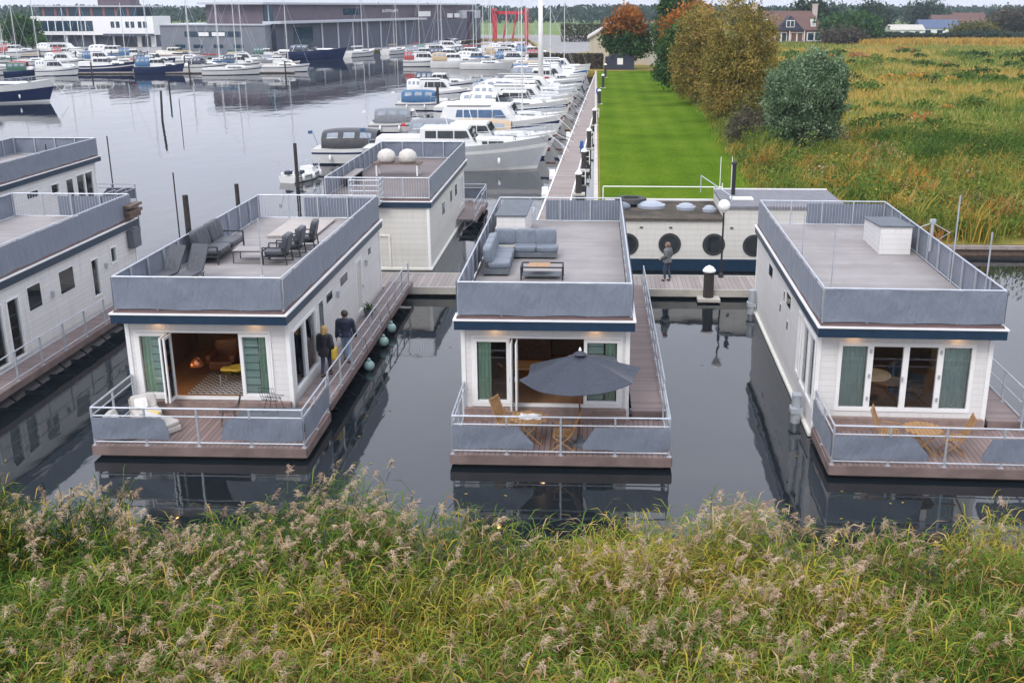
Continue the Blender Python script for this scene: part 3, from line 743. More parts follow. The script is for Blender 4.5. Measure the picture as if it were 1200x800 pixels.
def fit_out(H, zt, RZ, front, right, left, w=HW, l=HL, walk=1, deck_screens=None, walk_from=-.0, walk_len=15.2, lamps=(1.0,3.95), room=True, roof_screens=True, deckrail=True, walkrail=True, gate=None, side_rail_free=True, deck_left_screen=False, deck_right_screen=False):
    for f in front:
        if 'fn' in f: f['fn'](H)
    # rooftop railing with cloth screens
    x0, x1, y0, y1 = -.02, w+.02, -.42, l-.2
    loop = [(x0,y0),(x1,y0),(x1,y1),(x0,y1),(x0,y0)]
    S = [(0,.0,1,.05,.99,.024,'screen',None), (1,0,1,.05,.97,.009,'screen',None), (3,0,1,.05,.97,.009,'screen',None)]
    if roof_screens is True: S.append((2,0,.62,.08,.9,.008,'screen',None))
    if roof_screens == 'all': S.append((2,0,1,.08,.9,.008,'screen',None))
    railing(H, loop, RZ+.03, 1.0, [1.0, .05], 1.35, 'roof_railing', S, [(2,0,1,.05,.95)], foot=False)
    # front deck on a black pontoon
    wo = 6.05 if walk > 0 else w
    wi = 0 if walk > 0 else -1.1
    DF = -2.9
    MB().box(wi+.0, wo, DF, -.14, DZ-.06, DZ).build('front_deck', 'deck', H)
    f = MB().box(wi-.03, wo+.03, DF-.05, DF-.003, DZ-.28, DZ-.01)
    f.box(wi-.05, wi-.003, DF-.003, -.2, DZ-.28, DZ-.012).box(wo+.003, wo+.05, DF-.003, -.1, DZ-.28, DZ-.012)
    f.build('deck_fascia', 'fascia_wood', H)
    MB().box(wi+.12, wo-.12, DF+.12, .0, -.8, DZ-.07).build('pontoon', 'pontoon', H)
    st = MB().box(.05, w-.05, -.40, -.03, DZ+.001, DZ+.16); st.box(.05, w-.05, -.20, -.031, DZ+.161, DZ+.31)
    st.build('door_step', plain('step_wood', (.23,.165,.145), .7, amt=.25, scale=5), H)
    if deckrail:
        pts = [(wi+.04,-.1),(wi+.04,DF+.04),(wo-.04,DF+.04)] + ([(wo-.04,-.1)] if walk > 0 else [(wo-.04,-.1)])
        L1 = wo-wi-.08
        S = deck_screens if deck_screens is not None else [(1,0,.375,.22,.86,.015,'screen',(.2,.3,1)), (1,.6,1,.22,.86,.015,'screen',None)]
        S = list(S)
        if deck_left_screen: S.append((0,0,1,.22,.86,.012,'screen',None))
        if deck_right_screen: S.append((2,0,1,.22,.86,.012,'screen',None))
        railing(H, pts, DZ, 1.12, [1.12, .88, .10], 1.45, 'deck_railing', S)
    # walkway along the side
    s = 1 if walk > 0 else -1
    X = (lambda u: w+u) if walk > 0 else (lambda u: -u)
    a, b_ = sorted((X(.12), X(1.12)))
    MB().box(a, b_, walk_from, walk_len, WZ-.05, WZ).build('side_walkway', 'deck_y', H)
    k = MB(); c0, c1 = sorted((X(1.123), X(1.165))); k.box(c0, c1, walk_from, walk_len, WZ-.22, WZ+.01)
    k.box(a, b_, walk_from-.045, walk_from-.003, WZ-.22, WZ-.004)
    k.build('walkway_edge', 'fascia_wood', H)
    for i in range(int((walk_len-walk_from)/1.7)+1):
        y = walk_from+.25+i*1.7
        g = MB(); q0, q1 = sorted((X(.075), X(1.12))); g.box(q0, q1, y, y+.07, WZ-.2, WZ-.052)
        g.cyl((X(.1), y+.035, .0), (X(1.0), y+.035, WZ-.2), .03, n=6); g.build('bracket', 'steel', H)
    if walkrail:
        railing(H, [(X(1.08), walk_from+.05),(X(1.08), min(walk_len, 14.6))], WZ, 1.0, [1.0,.55,.12], 1.7, 'walkway_railing', foot=True, r=.018)
    if room:
        r_ = MB().box(.121, w-.121, .13, 5.2, .90, .96, 0).box(.121, w-.121, 5.2, 5.3, .96, zt-.05, 1).box(.121, w-.121, .13, 5.2, zt-.06, zt-.005, 1)
        r_.box(.121, .15, .13, 5.2, .965, zt-.065, 1) if not left else None
        r_.build('room_lining', ['floor_in', 'interior'], H)
    for x in lamps:
        g = MB().cyl((x,-.15,zt-.03), (x,-.15,zt-.002), .075, n=14); fr = g.build('porch_lamp', 'steel', H)
        MB().cyl((x,-.15,zt-.040), (x,-.15,zt-.031), .06, n=14).build('lamp_lens', 'lamp', fr)

def walllamp(H, plane, a, z, w=HW, l=HL):
    g = MB(); pbox(g, plane, a-.05, a+.05, .0, .12, z, z+.1, w=w, l=l)
    pbox(g, plane, a-.035, a+.035, .03, .10, z-.14, z, w=w, l=l); g.build('wall_lamp', 'steel', H)
def roof_hatch(H, x0, x1, y0, y1, z, h0=1.0, h1=.75, name='roof_hatch'):
    p = MB().prism([(y0,z),(y1,z),(y1,z+h1),(y0,z+h0)], 'x', x0, x1).build(name, 'boards', H)
    q = MB(); q.prism([(y0-.06,z+h0+.003),(y1+.06,z+h1+.003),(y1+.06,z+h1+.05),(y0-.06,z+h0+.05)], 'x', x0-.06, x1+.06).build('lid', 'mat_grey', p)
    return p

def open_front(u0, u1, z0, z1, wl, wr):
    """wide folding doors pushed open: a fixed leaf each side, two leaves folded back beside the opening"""
    def fn(H):
        c = MB(); pbox(c, 'front', u0, u1, -.10, .035, z1-.08, z1); pbox(c, 'front', u0, u1, -.10, .045, z0, z0+.07)
        pbox(c, 'front', u0, u0+.06, -.1, .034, z0+.07, z1-.08); pbox(c, 'front', u1-.06, u1, -.1, .034, z0+.07, z1-.08)
        fr = c.build('door_frame', 'white', H)
        for (a, b, cu) in wl: window(H, 'front', a, b, z0+.08, z1-.09, 1, .1, 'door', 'glass', 'white', cu, handle=False, depth=.08)
        for a in wr:                                              # folded leaves stand out from the wall
            g = MB().box(a, a+.045, -.62, -.05, z0+.08, z0+.16).box(a, a+.045, -.62, -.05, z1-.17, z1-.09).box(a, a+.045, -.62, -.54, z0+.16, z1-.17).box(a, a+.045, -.13, -.05, z0+.16, z1-.17)
            lf = g.build('door', 'white', H); MB().box(a+.018, a+.027, -.55, -.12, z0+.15, z1-.16).build('pane', 'glass', lf)
            MB().box(a-.02, a, -.60, -.57, 2.0, 2.15).build('handle', 'steel', lf)
    return fn

GR = 'white houseboats moored in two rows'
def side_openings(H, plane, lst):
    for h in lst:
        kind = h[4]
        if kind == 'slide': window(H, plane, *h[:4], leaves=h[5] if len(h) > 5 else 2, fw=.09, name='sliding_window', pane='glass', curt=[(h[0]+.1, h[1]-.1, h[6] if len(h) > 6 else 'curtain')])
        elif kind == 'door':
            window(H, plane, *h[:4], leaves=1, fw=.13, name='door', pane='boards_grey', handle=True)
        elif kind == 'green': window(H, plane, *h[:4], fw=.06, pane='glass', curt=[(h[0]+.05,h[1]-.05,'blind')])
        else: window(H, plane, *h[:4], fw=.05, pane='glass_dark')

# --- left front houseboat
fL = [dict(hole=(.22,4.40,1.02,3.22), fn=open_front(.22,4.40,1.02,3.22,[(.28,1.18,[(.38,.72,'curtain_pale'),(.70,1.1,'blind')]),(3.42,4.34,[(3.5,3.95,'blind'),(3.95,4.25,'curtain_pale')])],[1.22,1.34]))]
rL = [(.35,3.15,1.1,3.12,'slide',2),(3.55,4.15,1.5,3.12,'pane'),(4.6,5.5,2.75,3.12,'pane'),(6.7,7.9,2.8,3.2,'pane'),(9.2,10.35,1.0,3.2,'door'),(11.6,12.2,2.85,3.2,'pane')]
HLb, zt, RZ = houseboat('houseboat', 'white houseboat with open folding doors, dark roof sofa and two people on its walkway', (-14.05,30.3,0), fL, rL)
fit_out(HLb, zt, RZ, fL, rL, (), deck_screens=[(1,0,.365,.22,.86,.015,'screen',(.06,.3,1)),(1,.615,1,.22,.86,.015,'screen',(.06,.3,-1))], deck_left_screen=False, deck_right_screen=True)
side_openings(HLb, 'right', rL)
for a in (6.1, 11.0): walllamp(HLb, 'right', a, 2.75)
hb = MB().box(1.55, 3.3, 9.7, 13.1, RZ+.075, RZ+.13).build('stair_hatch', 'cream', HLb)
MB().box(1.5, 3.35, 9.65, 13.15, RZ+.133, RZ+.17).build('lid', plain('cream_hatch_lid', (.36,.325,.295), .7, amt=.12), hb)
MB().cyl((3.15,3.6,RZ+.07),(3.15,3.6,RZ+2.0),.02,n=8).box(3.08,3.22,3.53,3.67,RZ+.07,RZ+.09).build('roof_pole', 'steel', HLb)

# --- middle houseboat
fM = [dict(hole=(.28,4.76,1.02,3.24), fn=open_front(.28,4.76,1.02,3.24,[(.34,1.42,[(.45,.85,'curtain_pale')]),(3.62,4.70,[(4.25,4.6,'curtain_pale'),(3.75,4.2,'blind')])],[1.47,1.62]))]
rM = [(9.5,10.5,1.0,3.2,'door')]
HM, zt, RZ = houseboat('houseboat', 'middle white houseboat with a navy parasol on its front deck', (-3.85,30.05,0), fM, rM)
fit_out(HM, zt, RZ, fM, rM, (), deck_screens=[(1,0,.375,.2,.86,.015,'screen',(.2,.2,1)),(1,.60,1,.2,.86,.015,'screen',(.14,.2,-1))])
side_openings(HM, 'right', rM)
roof_hatch(HM, .3, 1.35, 8.6, 13.0, RZ+.08, 1.15, .95)

# --- right houseboat
def frR(H):
    window(H, 'front', .6, 4.5, 1.16, 3.26, 4, .11, 'glass_doors', 'glass', 'white', [(.72,1.48,'curtain'),(3.62,4.38,'curtain')], cols=[.6,1.52,2.54,3.52,4.5])
    g = MB()
    for a in (1.52, 3.52):
        for z in (1.5, 2.2, 2.95): g.box(a-.03, a+.03, -.06, -.035, z, z+.12)
    g.box(2.47, 2.50, -.09, -.04, 2.1, 2.25).box(2.40, 2.50, -.10, -.08, 2.2, 2.225); g.build('hinge', 'steel', H)
fR = [dict(hole=(.6,4.5,1.16,3.26), fn=frR)]
lR = [(.25,2.5,1.1,3.26,'slide',2),(2.75,3.35,1.2,3.26,'slide',1),(5.0,5.9,2.75,3.25,'pane'),(5.3,5.6,1.95,2.3,'pane'),(6.3,6.6,2.7,3.1,'pane'),(7.0,7.3,2.1,2.45,'pane'),(9.4,10.4,2.7,3.2,'pane')]
HR, zt, RZ = houseboat('houseboat', 'right white houseboat with an empty roof terrace and white roof hatch', (6.55,29.72,0), fR, (), lR, rz=R(-1.2))
fit_out(HR, zt, RZ, fR, (), lR, deck_screens=[(1,0,.42,.2,.86,.015,'screen',(.16,.2,1)),(1,.66,1,.2,.86,.015,'screen',(.1,.2,-1))], deck_left_screen=True)
side_openings(HR, 'left', lR)
roof_hatch(HR, 3.55, 4.65, 8.3, 10.9, RZ+.08, 1.0, .82)
for x, y, h in ((.9,3.2,2.1),(.35,5.6,2.0)): MB().cyl((x,y,RZ+.07),(x,y,RZ+h),.018,n=8).box(x-.06,x+.06,y-.06,y+.06,RZ+.07,RZ+.085).build('roof_pole', 'steel', HR)
for x, y, h in ((4.86,4.3,2.9),(4.9,1.2,2.35)): MB().cyl((x+.06,y,RZ+.0),(x+.06,y,RZ+h),.025,n=8).build('flag_pole', 'steel', HR)
a = MB().cyl((4.95,7.0,RZ+.5),(4.95,7.0,RZ+1.5),.05,n=8).box(4.85,5.05,6.95,7.05,RZ+1.5,RZ+1.62)
a.cyl((4.55,7.0,RZ+1.35),(4.95,7.0,RZ+1.5),.012,n=5).cyl((4.95,7.0,RZ+1.5),(5.5,6.8,RZ+1.2),.012,n=5).cyl((5.5,6.8,RZ+1.2),(5.1,7.0,RZ+.85),.012,n=5); a.build('antenna', 'steel', HR)
mb = MB().cyl((-.28,1.2,.2),(-.28,1.2,1.15),.15,n=16).box(-.46,-.1,1.0,1.4,.62,.78).box(-.42,-.14,1.05,1.35,1.15,1.2); mb.build('mooring_fitting', 'steel', HR)
mb = MB().cyl((-.2,13.4,.2),(-.2,13.4,1.3),.15,n=16).box(-.38,-.03,13.2,13.6,.62,.78); mb.build('mooring_fitting', 'steel', HR)

# --- left cluster: two more, the far one turned round
rA = [(2.4,3.2,.97,3.1,'green'),(3.45,4.3,.97,3.1,'green'),(4.85,5.8,2.3,3.2,'pane'),(7.15,8.3,2.3,3.2,'pane'),(9.7,10.4,1.5,3.05,'green'),(11.5,12.1,2.45,3.15,'green')]
fA = [dict(hole=(.6,4.5,1.16,3.26), fn=frR)]
HA, zt, RZ = houseboat('houseboat', 'white houseboat at the left edge, cut off, with green blinds in its side wall', (-24.6,30.3,0), fA, rA)
fit_out(HA, zt, RZ, fA, rA, (), roof_screens=True)
side_openings(HA, 'right', rA)
for a in (6.5, 10.95): walllamp(HA, 'right', a, 2.55)
mb = MB().box(4.99, 5.35, 13.0, 14.2, RZ+.3, RZ+.42).box(4.99,5.35,13.0,14.2,RZ+.55,RZ+.65).box(5.0,5.3,13.05,14.1,RZ+.1,RZ+.29); mb.build('stacked_boards', 'teak_dark', HA)
MB().box(4.99, 5.25, 13.2, 13.95, 2.75, 3.5).build('meter_box', 'mat_grey', HA)
fB = [dict(hole=(.6,4.5,1.16,3.26), fn=frR)]
lB = [(.4,2.6,1.3,3.2,'slide',2),(3.0,3.8,1.6,3.1,'pane'),(4.6,5.6,2.5,3.1,'green'),(7.0,8.2,2.7,3.1,'pane'),(9.6,10.5,1.0,3.2,'door')]
HB, zt, RZ = houseboat('houseboat', 'farther white houseboat at the left edge, behind the one with green blinds', (-30.05,63.4,0), fB, (), lB, rz=math.pi)
fit_out(HB, zt, RZ, fB, (), lB, walk=-1, roof_screens='all')
side_openings(HB, 'left', lB)
# --- behind the left front one: low white houseboat with the covered table on its roof
lK = [(.5,1.5,1.2,3.0,'slide',1,'blind'),(1.7,2.3,1.2,3.0,'slide',1,'blind'),(3.4,4.3,2.2,2.9,'pane'),(5.6,6.4,2.2,2.9,'pane'),(8.6,9.6,2.1,2.8,'pane')]
HK, zt, RZ = houseboat('houseboat', 'white houseboat with two white egg shaped covers on its roof terrace', (-7.85,64.2,0), fB, (), lK, rz=math.pi, wall_drop=.22, wmat='boards_grey', roofmat='roofdeck_dark')
fit_out(HK, zt, RZ, fB, (), lK, walk=-1, walk_len=4.2, roof_screens=False)
side_openings(HK, 'left', lK)
mb = MB(); pbox(mb, 'back', 1.9, 4.7, .003, .05, 1.95, 2.05); pbox(mb, 'back', 4.62, 4.74, .003, .06, .5, 3.3); pbox(mb,'back',1.9,2.0,.003,.05,.5,1.95); mb.build('wall_trim', 'cream', HK)
mb = MB().cyl((4.8,HL+.25,-.6),(4.8,HL+.25,3.1),.06,n=10); mb.build('mooring_pole', 'steel', HK)
railing(HK, [(2.2,HL-.3),(2.2,HL+.75),(3.6,HL+.75),(3.6,HL-.3)], RZ+.05, 1.0, [1.0,.75,.5,.25], .75, 'landing_railing', [(1,0,1,-.1,.08,.0,'screen',None)], foot=False)
MB().box(2.2,3.6,HL-.1,HL+.75,RZ-.12,RZ-.0).build('stair_landing', 'steel', HK)
# ------------------------------------------------------------------ jetties and the round-windowed barge
o = thing('cross_jetty', 'long floating jetty with pale edge beams running behind the front houseboats', 'jetty', (-31, 45.4, 0))
MB().box(0, 43.2, 0, 2.5, .62, .70).build('deck', 'jettydeck', o)
MB().box(0, 43.2, -.09, -.003, .40, .72).box(0, 43.2, 2.503, 2.59, .40, .72).build('edge_beam', 'concrete', o)
MB().box(0, 43.2, .1, 2.4, -.6, .615).build('float', 'pontoon', o)
o = thing('boat_jetty', 'long narrow boarded jetty with white edges beside the lawn', 'jetty', (-3.58, 48.05, 0), R(-1.33))
MB().box(.1, 1.62, 0, 152, .62, .70).build('deck', 'jettydeck_y', o)
MB().box(0, .097, 0, 152, .35, .74).build('edge_board', 'white', o); MB().box(1.623, 1.72, 0, 152, .35, .74).build('edge_board', 'white', o)
MB().box(.2, 1.5, 0, 152, -.6, .61).build('float', 'pontoon', o)
railing(o, [(.05,9.6),(.05,10.9),(-1.1,10.9)], .72, 1.05, [1.05,.1], 1.2, 'gate_railing', balusters=[(1,0,1,.1,1.05)], foot=False)
def jx(y, off): return -3.58 + .0232*(y-48) + off
def pile(x, y, h, r, label, cap=True, collar=None, name='mooring_pile', group=None, rz=0, lean=0):
    t = thing(name, label, 'mooring post', (x,y,0), rz, group)
    MB().cyl((0,0,-1),(lean,0,h), r, r*.92, 14).build('post', 'pile', t)
    if cap: MB().lathe((lean,0,h), [(r*1.15,.001),(r*1.2,.06),(r*.75,.2),(.02,.28)], 14).build('cap', 'white', t)
    if collar is not None: MB().box(-r*2,r*2,-r*2,r*2,collar,collar+.12).build('collar', 'concrete', t)
    return t
g = 'dark piles with white caps beside the boarded jetty'
for y, h, l in ((69.5,2.1,'dark pile with white cap nearest the lawn fence, beside the boarded jetty'),(80,2.2,'dark capped pile just beyond the nearest one beside the boarded jetty'),(93,2.3,'dark capped pile beside the blue hose post on the boarded jetty'),
                (112,2.3,'dark capped pile behind the one by the blue hose post'),(137,2.4,'dark capped pile two thirds along the boarded jetty'),(165,2.6,'dark capped pile last but one along the boarded jetty'),(190,2.9,'dark capped pile at the far end of the boarded jetty')):
    pile(jx(y,2.1), y, h, .21, l, True, .75, group=g)
for y, l in ((74,'white tubular frame on the near end of the boarded jetty'),(84,'white tubular frame second from the near end of the jetty'),(97,'white tubular frame beyond the blue hose post'),(120,'white tubular frame far along the jetty')):
    t = MB(); x = jx(y, 1.85)
    t.tube([(x,y,.7),(x,y,1.75),(x+.55,y,1.75),(x+.55,y,.7)], .035).tube([(x,y,1.3),(x+.55,y,1.3)], .025)
    tag(t.build('tubular_barrier', 'white'), l, 'frame', 'white mooring frames along the jetty')
for y, l in ((91,'blue hose post standing on the right edge of the jetty'),(152,'blue hose post far along the right edge of the jetty')):
    t = thing('service_post', l, 'service post', (jx(y,1.55), y, .7)); MB().box(-.14,.14,-.14,.14,.0,1.0).build('body', plain('blue_plastic',(.03,.09,.28),.4), t, bevel=.03)
    MB().cyl((-.2,0,.6),(-.14,0,.6),.22,n=16).build('hose_reel', plain('blue_hose',(.06,.16,.42),.4), t)
for y, l in ((71,'white step box low on the left edge of the jetty, nearest the houseboats'),(79,'white step box on the left edge of the jetty by the grey cruiser bow'),(104,'white step box farther along the left edge of the jetty')):
    t = MB().box(jx(y,-.42), jx(y,-.01), y, y+.5, .3, .95).box(jx(y,-.42), jx(y,-.01), y-.3, y-.003, .3, .62); tag(t.build('boarding_step', 'white', bevel=.02), l, 'step', 'white steps along the jetty')

pb = thing('barge', 'long cream barge house with round windows and a mossy flat roof', 'houseboat', (.7, 50.4, 0))
BW, BL, zs = 11.2, 4.7, 5.5
b = MB().box(0, zs, 0, BL, .92, 2.78).box(zs+.003, BW, .01, BL, .92, 3.38); b.build('wall', 'boards_grey', pb)
MB().box(-.05, BW+.05, -.06, BL+.05, .34, .917).build('navy_band', 'navy', pb); MB().box(-.02, BW, -.0, BL, -.8, .337).build('hull', 'pontoon', pb)
moss = groundmat('mossy_roofing', [(.32,(.035,.032,.028)),(.5,(.08,.07,.055)),(.62,(.12,.10,.085)),(.75,(.09,.10,.045))], .9)
MB().box(-.1, zs-.003, -.12, BL+.1, 2.783, 2.90).build('roof', moss, pb)
MB().box(zs+.0, BW+.1, -.1, BL+.1, 3.383, 3.50).build('roof', plain('grey_roof_felt', (.15,.15,.165), .8, amt=.2), pb)
e = MB().box(-.1, zs-.003, BL+.103, BL+.17, 2.76, 3.0).box(zs, BW+.1, BL+.103, BL+.17, 3.36, 3.56); e.build('roof_edge', 'white', pb)
for x, zc in ((.95,1.62),(2.98,1.64),(5.08,1.64),(7.0,1.60),(9.1,1.6)):
    f = MB(); n = 28; y0 = -.05 if x < zs else -.04
    f.lathe((0,0,0), [(.40,-.0),(.52,-.0),(.54,.03),(.52,.05),(.40,.05)], n)
    f.v = [(x+a, y0+.05-c, zc+b_) for a, b_, c in f.v]
    f.f = [q for q in f.f if len(q) == 4]; f.m = f.m[:len(f.f)]
    fo = f.build('porthole', 'steel_dark', pb); MB().cyl((x,y0+.02,zc),(x,y0+.035,zc),.41,n=n).build('pane', 'glass_dark', fo)
for x in (1.6, 3.0, 5.9): MB().box(x-.07,x+.07,-.05,-.003,2.42,2.48).build('vent', 'steel_dark', pb)
for x, y, s, l in ((2.2,2.9,.62,0),(3.9,2.4,.42,0),(5.0,1.8,.3,0)):
    f = MB().lathe((x,y,2.903), [(s*1.15,0),(s*1.15,.14),(s,.15),(s*.8,.24),(s*.4,.30),(.02,.31)], 20).build('roof_light', plain('milky_dome', (.28,.31,.36), .25, amt=.08), pb, smooth=False)
MB().lathe((1.2,3.6,2.903), [(.75,0),(.85,.15),(.75,.35),(.45,.36),(.4,.2)], 18).build('roof_tank', 'black', pb)
MB().ball((.5,2.4,3.0), .55, 1.2, .8, .5).build('tarpaulin', 'cush_grey', pb, smooth=True)
MB().cyl((6.3,3.2,3.503),(6.3,3.2,5.0),.1,n=12).lathe((6.3,3.2,5.0),[(.13,.0),(.15,.04),(.13,.12),(.02,.16)],12).build('flue_pipe', 'black', pb)
MB().box(6.0,7.1,1.6,2.3,3.503,3.56).build('roof_hatch', 'white', pb)
railing(pb, [(5.95,.9),(5.1,BL+2.8)], 2.9, .9, [.9], 3, 'gangway_rail', foot=False)

t = thing('lamp_post', 'black lamp post with white globe on the cross jetty before the barge', 'street lamp', (5.86, 47.7, .7))
MB().cyl((0,0,0),(0,0,3.05),.05,.04,10).lathe((0,0,0),[(.12,0),(.12,.1),(.06,.25)],12).build('pole', 'black', t)
MB().ball((0,0,3.3), .27, n=14).lathe((0,0,3.0),[(.1,0),(.12,.06),(.1,.1)],12).build('globe', plain('white_globe', (.8,.8,.78), .25, amt=.03), t, smooth=True)
pile(5.03, 45.05, 1.6, .24, 'thick dark pile with white cap in front of the barge windows', True, .35)
fn = thing('lawn_fence', 'white tubular barrier across the near end of the lawn', 'fence', (.6, 66.5, .8))
f = MB(); f.cyl((0,0,1.0),(7.4,0,1.0),.035,n=8)
f.build('rail', 'white', fn)
for x in (.0, 7.4): MB().cyl((x,0,0),(x,0,1.25 if x else 1.0),.035,n=8).build('post', 'white', fn)
for x, l in ((7.9,'thin white flag pole left of the barge flue'),(8.6,'thin white flag pole nearest the undergrowth on the lawn')): tag(MB().cyl((x,67,.8),(x,67,3.6),.025,n=7).build('flag_pole', 'white'), l, 'pole', 'white poles on the lawn')

for x, y, h, r, l, lean in ((-23.4,60,2.2,.17,'stout brown mooring pile left of the sofa houseboat, pale at the top',0),(-20.9,74.5,3.4,.13,'tall dark mooring pile behind the sofa houseboat roof',0),(-48.4,119.6,3.6,.13,'leaning dark pile alone on open water, left one of a pair',.25),
                      (-59.1,149.9,2.9,.12,'dark pile far out on the open water',.0),(-22.4,66,1.9,.14,'short dark pile just behind the sofa houseboat rail',0),(-16.6,108,2.2,.16,'dark pile at the water end of the moored cruisers',0),(-17.9,124,4.0,.17,'tall dark pile at the water end of the boat row',0)):
    pile(x, y, h, r, l, False, lean=lean)
for x, y, h, l in ((-24.2,60.6,3.4,'thin grey pole beside the stout brown pile on the water'),(-33.0,63.6,4.6,'thin pole at the corner of the far left houseboat'),(-31.2,68,4.6,'thin pole behind the far left houseboat roof'),(-44.8,116,3.0,'thin dark pole right of the leaning pile on open water')):
    tag(MB().cyl((x,y,-1),(x,y,h),.04,n=7).build('water_pole', 'pile'), l, 'pole')

# ------------------------------------------------------------------ furniture on the roofs
def pad(name, parent, c, size, mat, rz=0, rx=0, ry=0, rad=.3): return MB().cushion(c, size, rz, rx, ry, rad=rad).build(name, mat, parent, smooth=True)
zr = ZT+.35+.075
t = thing('corner_sofa', 'blue grey corner sofa on the middle houseboat roof', 'sofa', (-3.62, 34.2, zr))
MB().box(.0,.85,.0,3.4,.06,.24).box(.853,2.35,2.55,3.4,.06,.24).build('base', 'mat_grey', t)
for i in range(3): pad('seat_cushion', t, (.5,.45+i*.83,.34), (.74,.84,.22), 'cush_grey')
for i in range(2): pad('seat_cushion', t, (1.24+i*.76,2.9,.34), (.78,.74,.22), 'cush_grey')
for i in range(3): pad('back_cushion', t, (.15,.5+i*.85,.66), (.3,.88,.58), 'cush_grey', ry=-.12)
for i in range(3): pad('back_cushion', t, (.5+i*.72,3.24,.66), (.76,.32,.58), 'cush_grey', rx=-.12)
t = thing('coffee_table', 'low table with oak top and black frame by the corner sofa', 'table', (-2.35, 33.7, zr))
f = MB()
for x in (0,1.35):
    for y in (0,.7): f.box(x,x+.05,y,y+.05,0,.40)
f.box(0,1.4,0,.05,.40,.44).box(0,1.4,.70,.75,.40,.44).box(0,.05,.053,.697,.40,.44).box(1.35,1.4,.053,.697,.40,.44); f.build('frame', 'black', t)
MB().box(.25,.95,.053,.697,.405,.435).build('top', 'teak', t)
MB().box(.055,1.345,.06,.69,.12,.14).build('shelf', 'mat_grey', t)

t = thing('lounge_sofa', 'charcoal two seat sofa with high back on the left houseboat roof', 'sofa', (-13.85, 35.4, zr))
f = MB()
for y in (.05,2.85):
    f.tube([(.1,y,.62),(.95,y,.62),(.95,y,0)], .03).tube([(.05,y,0),(.1,y,.62)], .03)
f.box(.08,.95,.05,2.85,.25,.30); f.build('frame', 'steel_dark', t)
for i in range(2):
    pad('seat_cushion', t, (.58,.78+i*1.36,.40), (.85,1.34,.2), 'cush_dark'); pad('back_cushion', t, (.12,.78+i*1.36,.78), (.26,1.3,.72), 'cush_dark', ry=-.22)
t = thing('coffee_table', 'low black framed table between sofa and armchairs on the left roof', 'table', (-12.45, 35.7, zr))
f = MB()
for y in (0,.75): f.tube([(0,y,0),(0,y,.42),(1.0,y,.42),(1.0,y,0),(0,y,0)], .02)
for x in (0,1.0): f.cyl((x,0,.4),(x,.75,.4),.02,n=6)
f.build('frame', 'steel_dark', t); MB().box(-.02,1.02,-.02,.77,.43,.455).build('top', 'roofdeck', t)
def armchair(loc, rz, label):
    t = thing('armchair', label, 'armchair', loc, rz, 'charcoal armchairs on the left houseboat roof')
    f = MB()
    for y in (0,.78): f.tube([(0,y,0),(0,y,.6),(.75,y,.6),(.82,y,0),(0,y,0)], .025)
    f.box(.03,.78,.0,.78,.26,.30); f.build('frame', 'steel_dark', t)
    pad('seat_cushion', t, (.38,.39,.39), (.74,.72,.18), 'cush_dark'); pad('back_cushion', t, (.76,.39,.72), (.22,.72,.66), 'cush_dark', ry=.22)
    return t
armchair((-11.35,35.5,zr), 0, 'charcoal armchair nearest the viewer opposite the dark sofa')
armchair((-11.2,36.7,zr), 0, 'charcoal armchair in the middle opposite the dark sofa')
armchair((-11.0,37.9,zr), R(4), 'charcoal armchair farthest back opposite the dark sofa')
for x, y, rz, l in ((-13.55,31.7,R(78),'folded dark sun lounger in the left front corner of the roof'),(-12.7,31.9,R(84),'folded dark sun lounger with raised back beside the dark sofa')):
    t = thing('sun_lounger', l, 'sun lounger', (x,y,zr), rz, 'dark sun loungers')
    f = MB(); f.tube([(0,0,.3),(1.3,0,.3)],.02).tube([(0,.6,.3),(1.3,.6,.3)],.02)
    for px in (.1,1.2): f.tube([(px,0,0),(px,0,.3)],.018).tube([(px,.6,0),(px,.6,.3)],.018)
    f.tube([(1.0,0,.3),(1.5,0,0)],.015).tube([(1.0,.6,.3),(1.5,.6,0)],.015); f.build('frame', 'steel_dark', t)
    pad('seat_pad', t, (.62,.3,.35), (1.25,.58,.07), 'cush_dark', rad=.15); pad('back_pad', t, (1.52,.3,.72), (.98,.58,.07), 'cush_dark', ry=-R(52), rad=.15)

# ------------------------------------------------------------------ front decks
def teak_chair(loc, rz, label):
    t = thing('folding_chair', label, 'chair', loc, rz, 'folding teak chairs on the front decks')
    s = MB()                                                     # faces +x; slatted seat
    for i in range(6): s.box(-.22+i*.085,-.22+i*.085+.065,-.23,.23,.43,.45)
    s.build('seat', 'teak', t)
    b = MB(); k = R(22); 
    for i in range(6):
        y = -.20+i*.08; b.rbox((-.24-.36*math.sin(k)-.02, y, .45+.34*math.cos(k)+.02), (.02,.058,.66), ry=-k)
    b.rbox((-.24-.70*math.sin(k)-.0,0,.45+.70*math.cos(k)), (.03,.52,.06), ry=-k); b.rbox((-.25,0,.50), (.03,.5,.05), ry=-k)
    b.build('backrest', 'teak', t)
    l = MB()
    for y in (-.25,.25):
        l.cyl((-.34,y,0),(.26,y,.43),.02,n=6).cyl((.30,y,0),(-.24,y,.46),.02,n=6).cyl((-.24,y,.45),(-.52,y,1.14),.018,n=6)
        l.rbox((.0,y,.66),(.5,.05,.025)).cyl((.2,y,.44),(.2,y,.66),.015,n=6)
    l.cyl((-.34,-.25,.05),(-.34,.25,.05),.015,n=6).cyl((.28,-.25,.03),(.28,.25,.03),.015,n=6); l.build('leg_frame', 'teak', t)
    return t
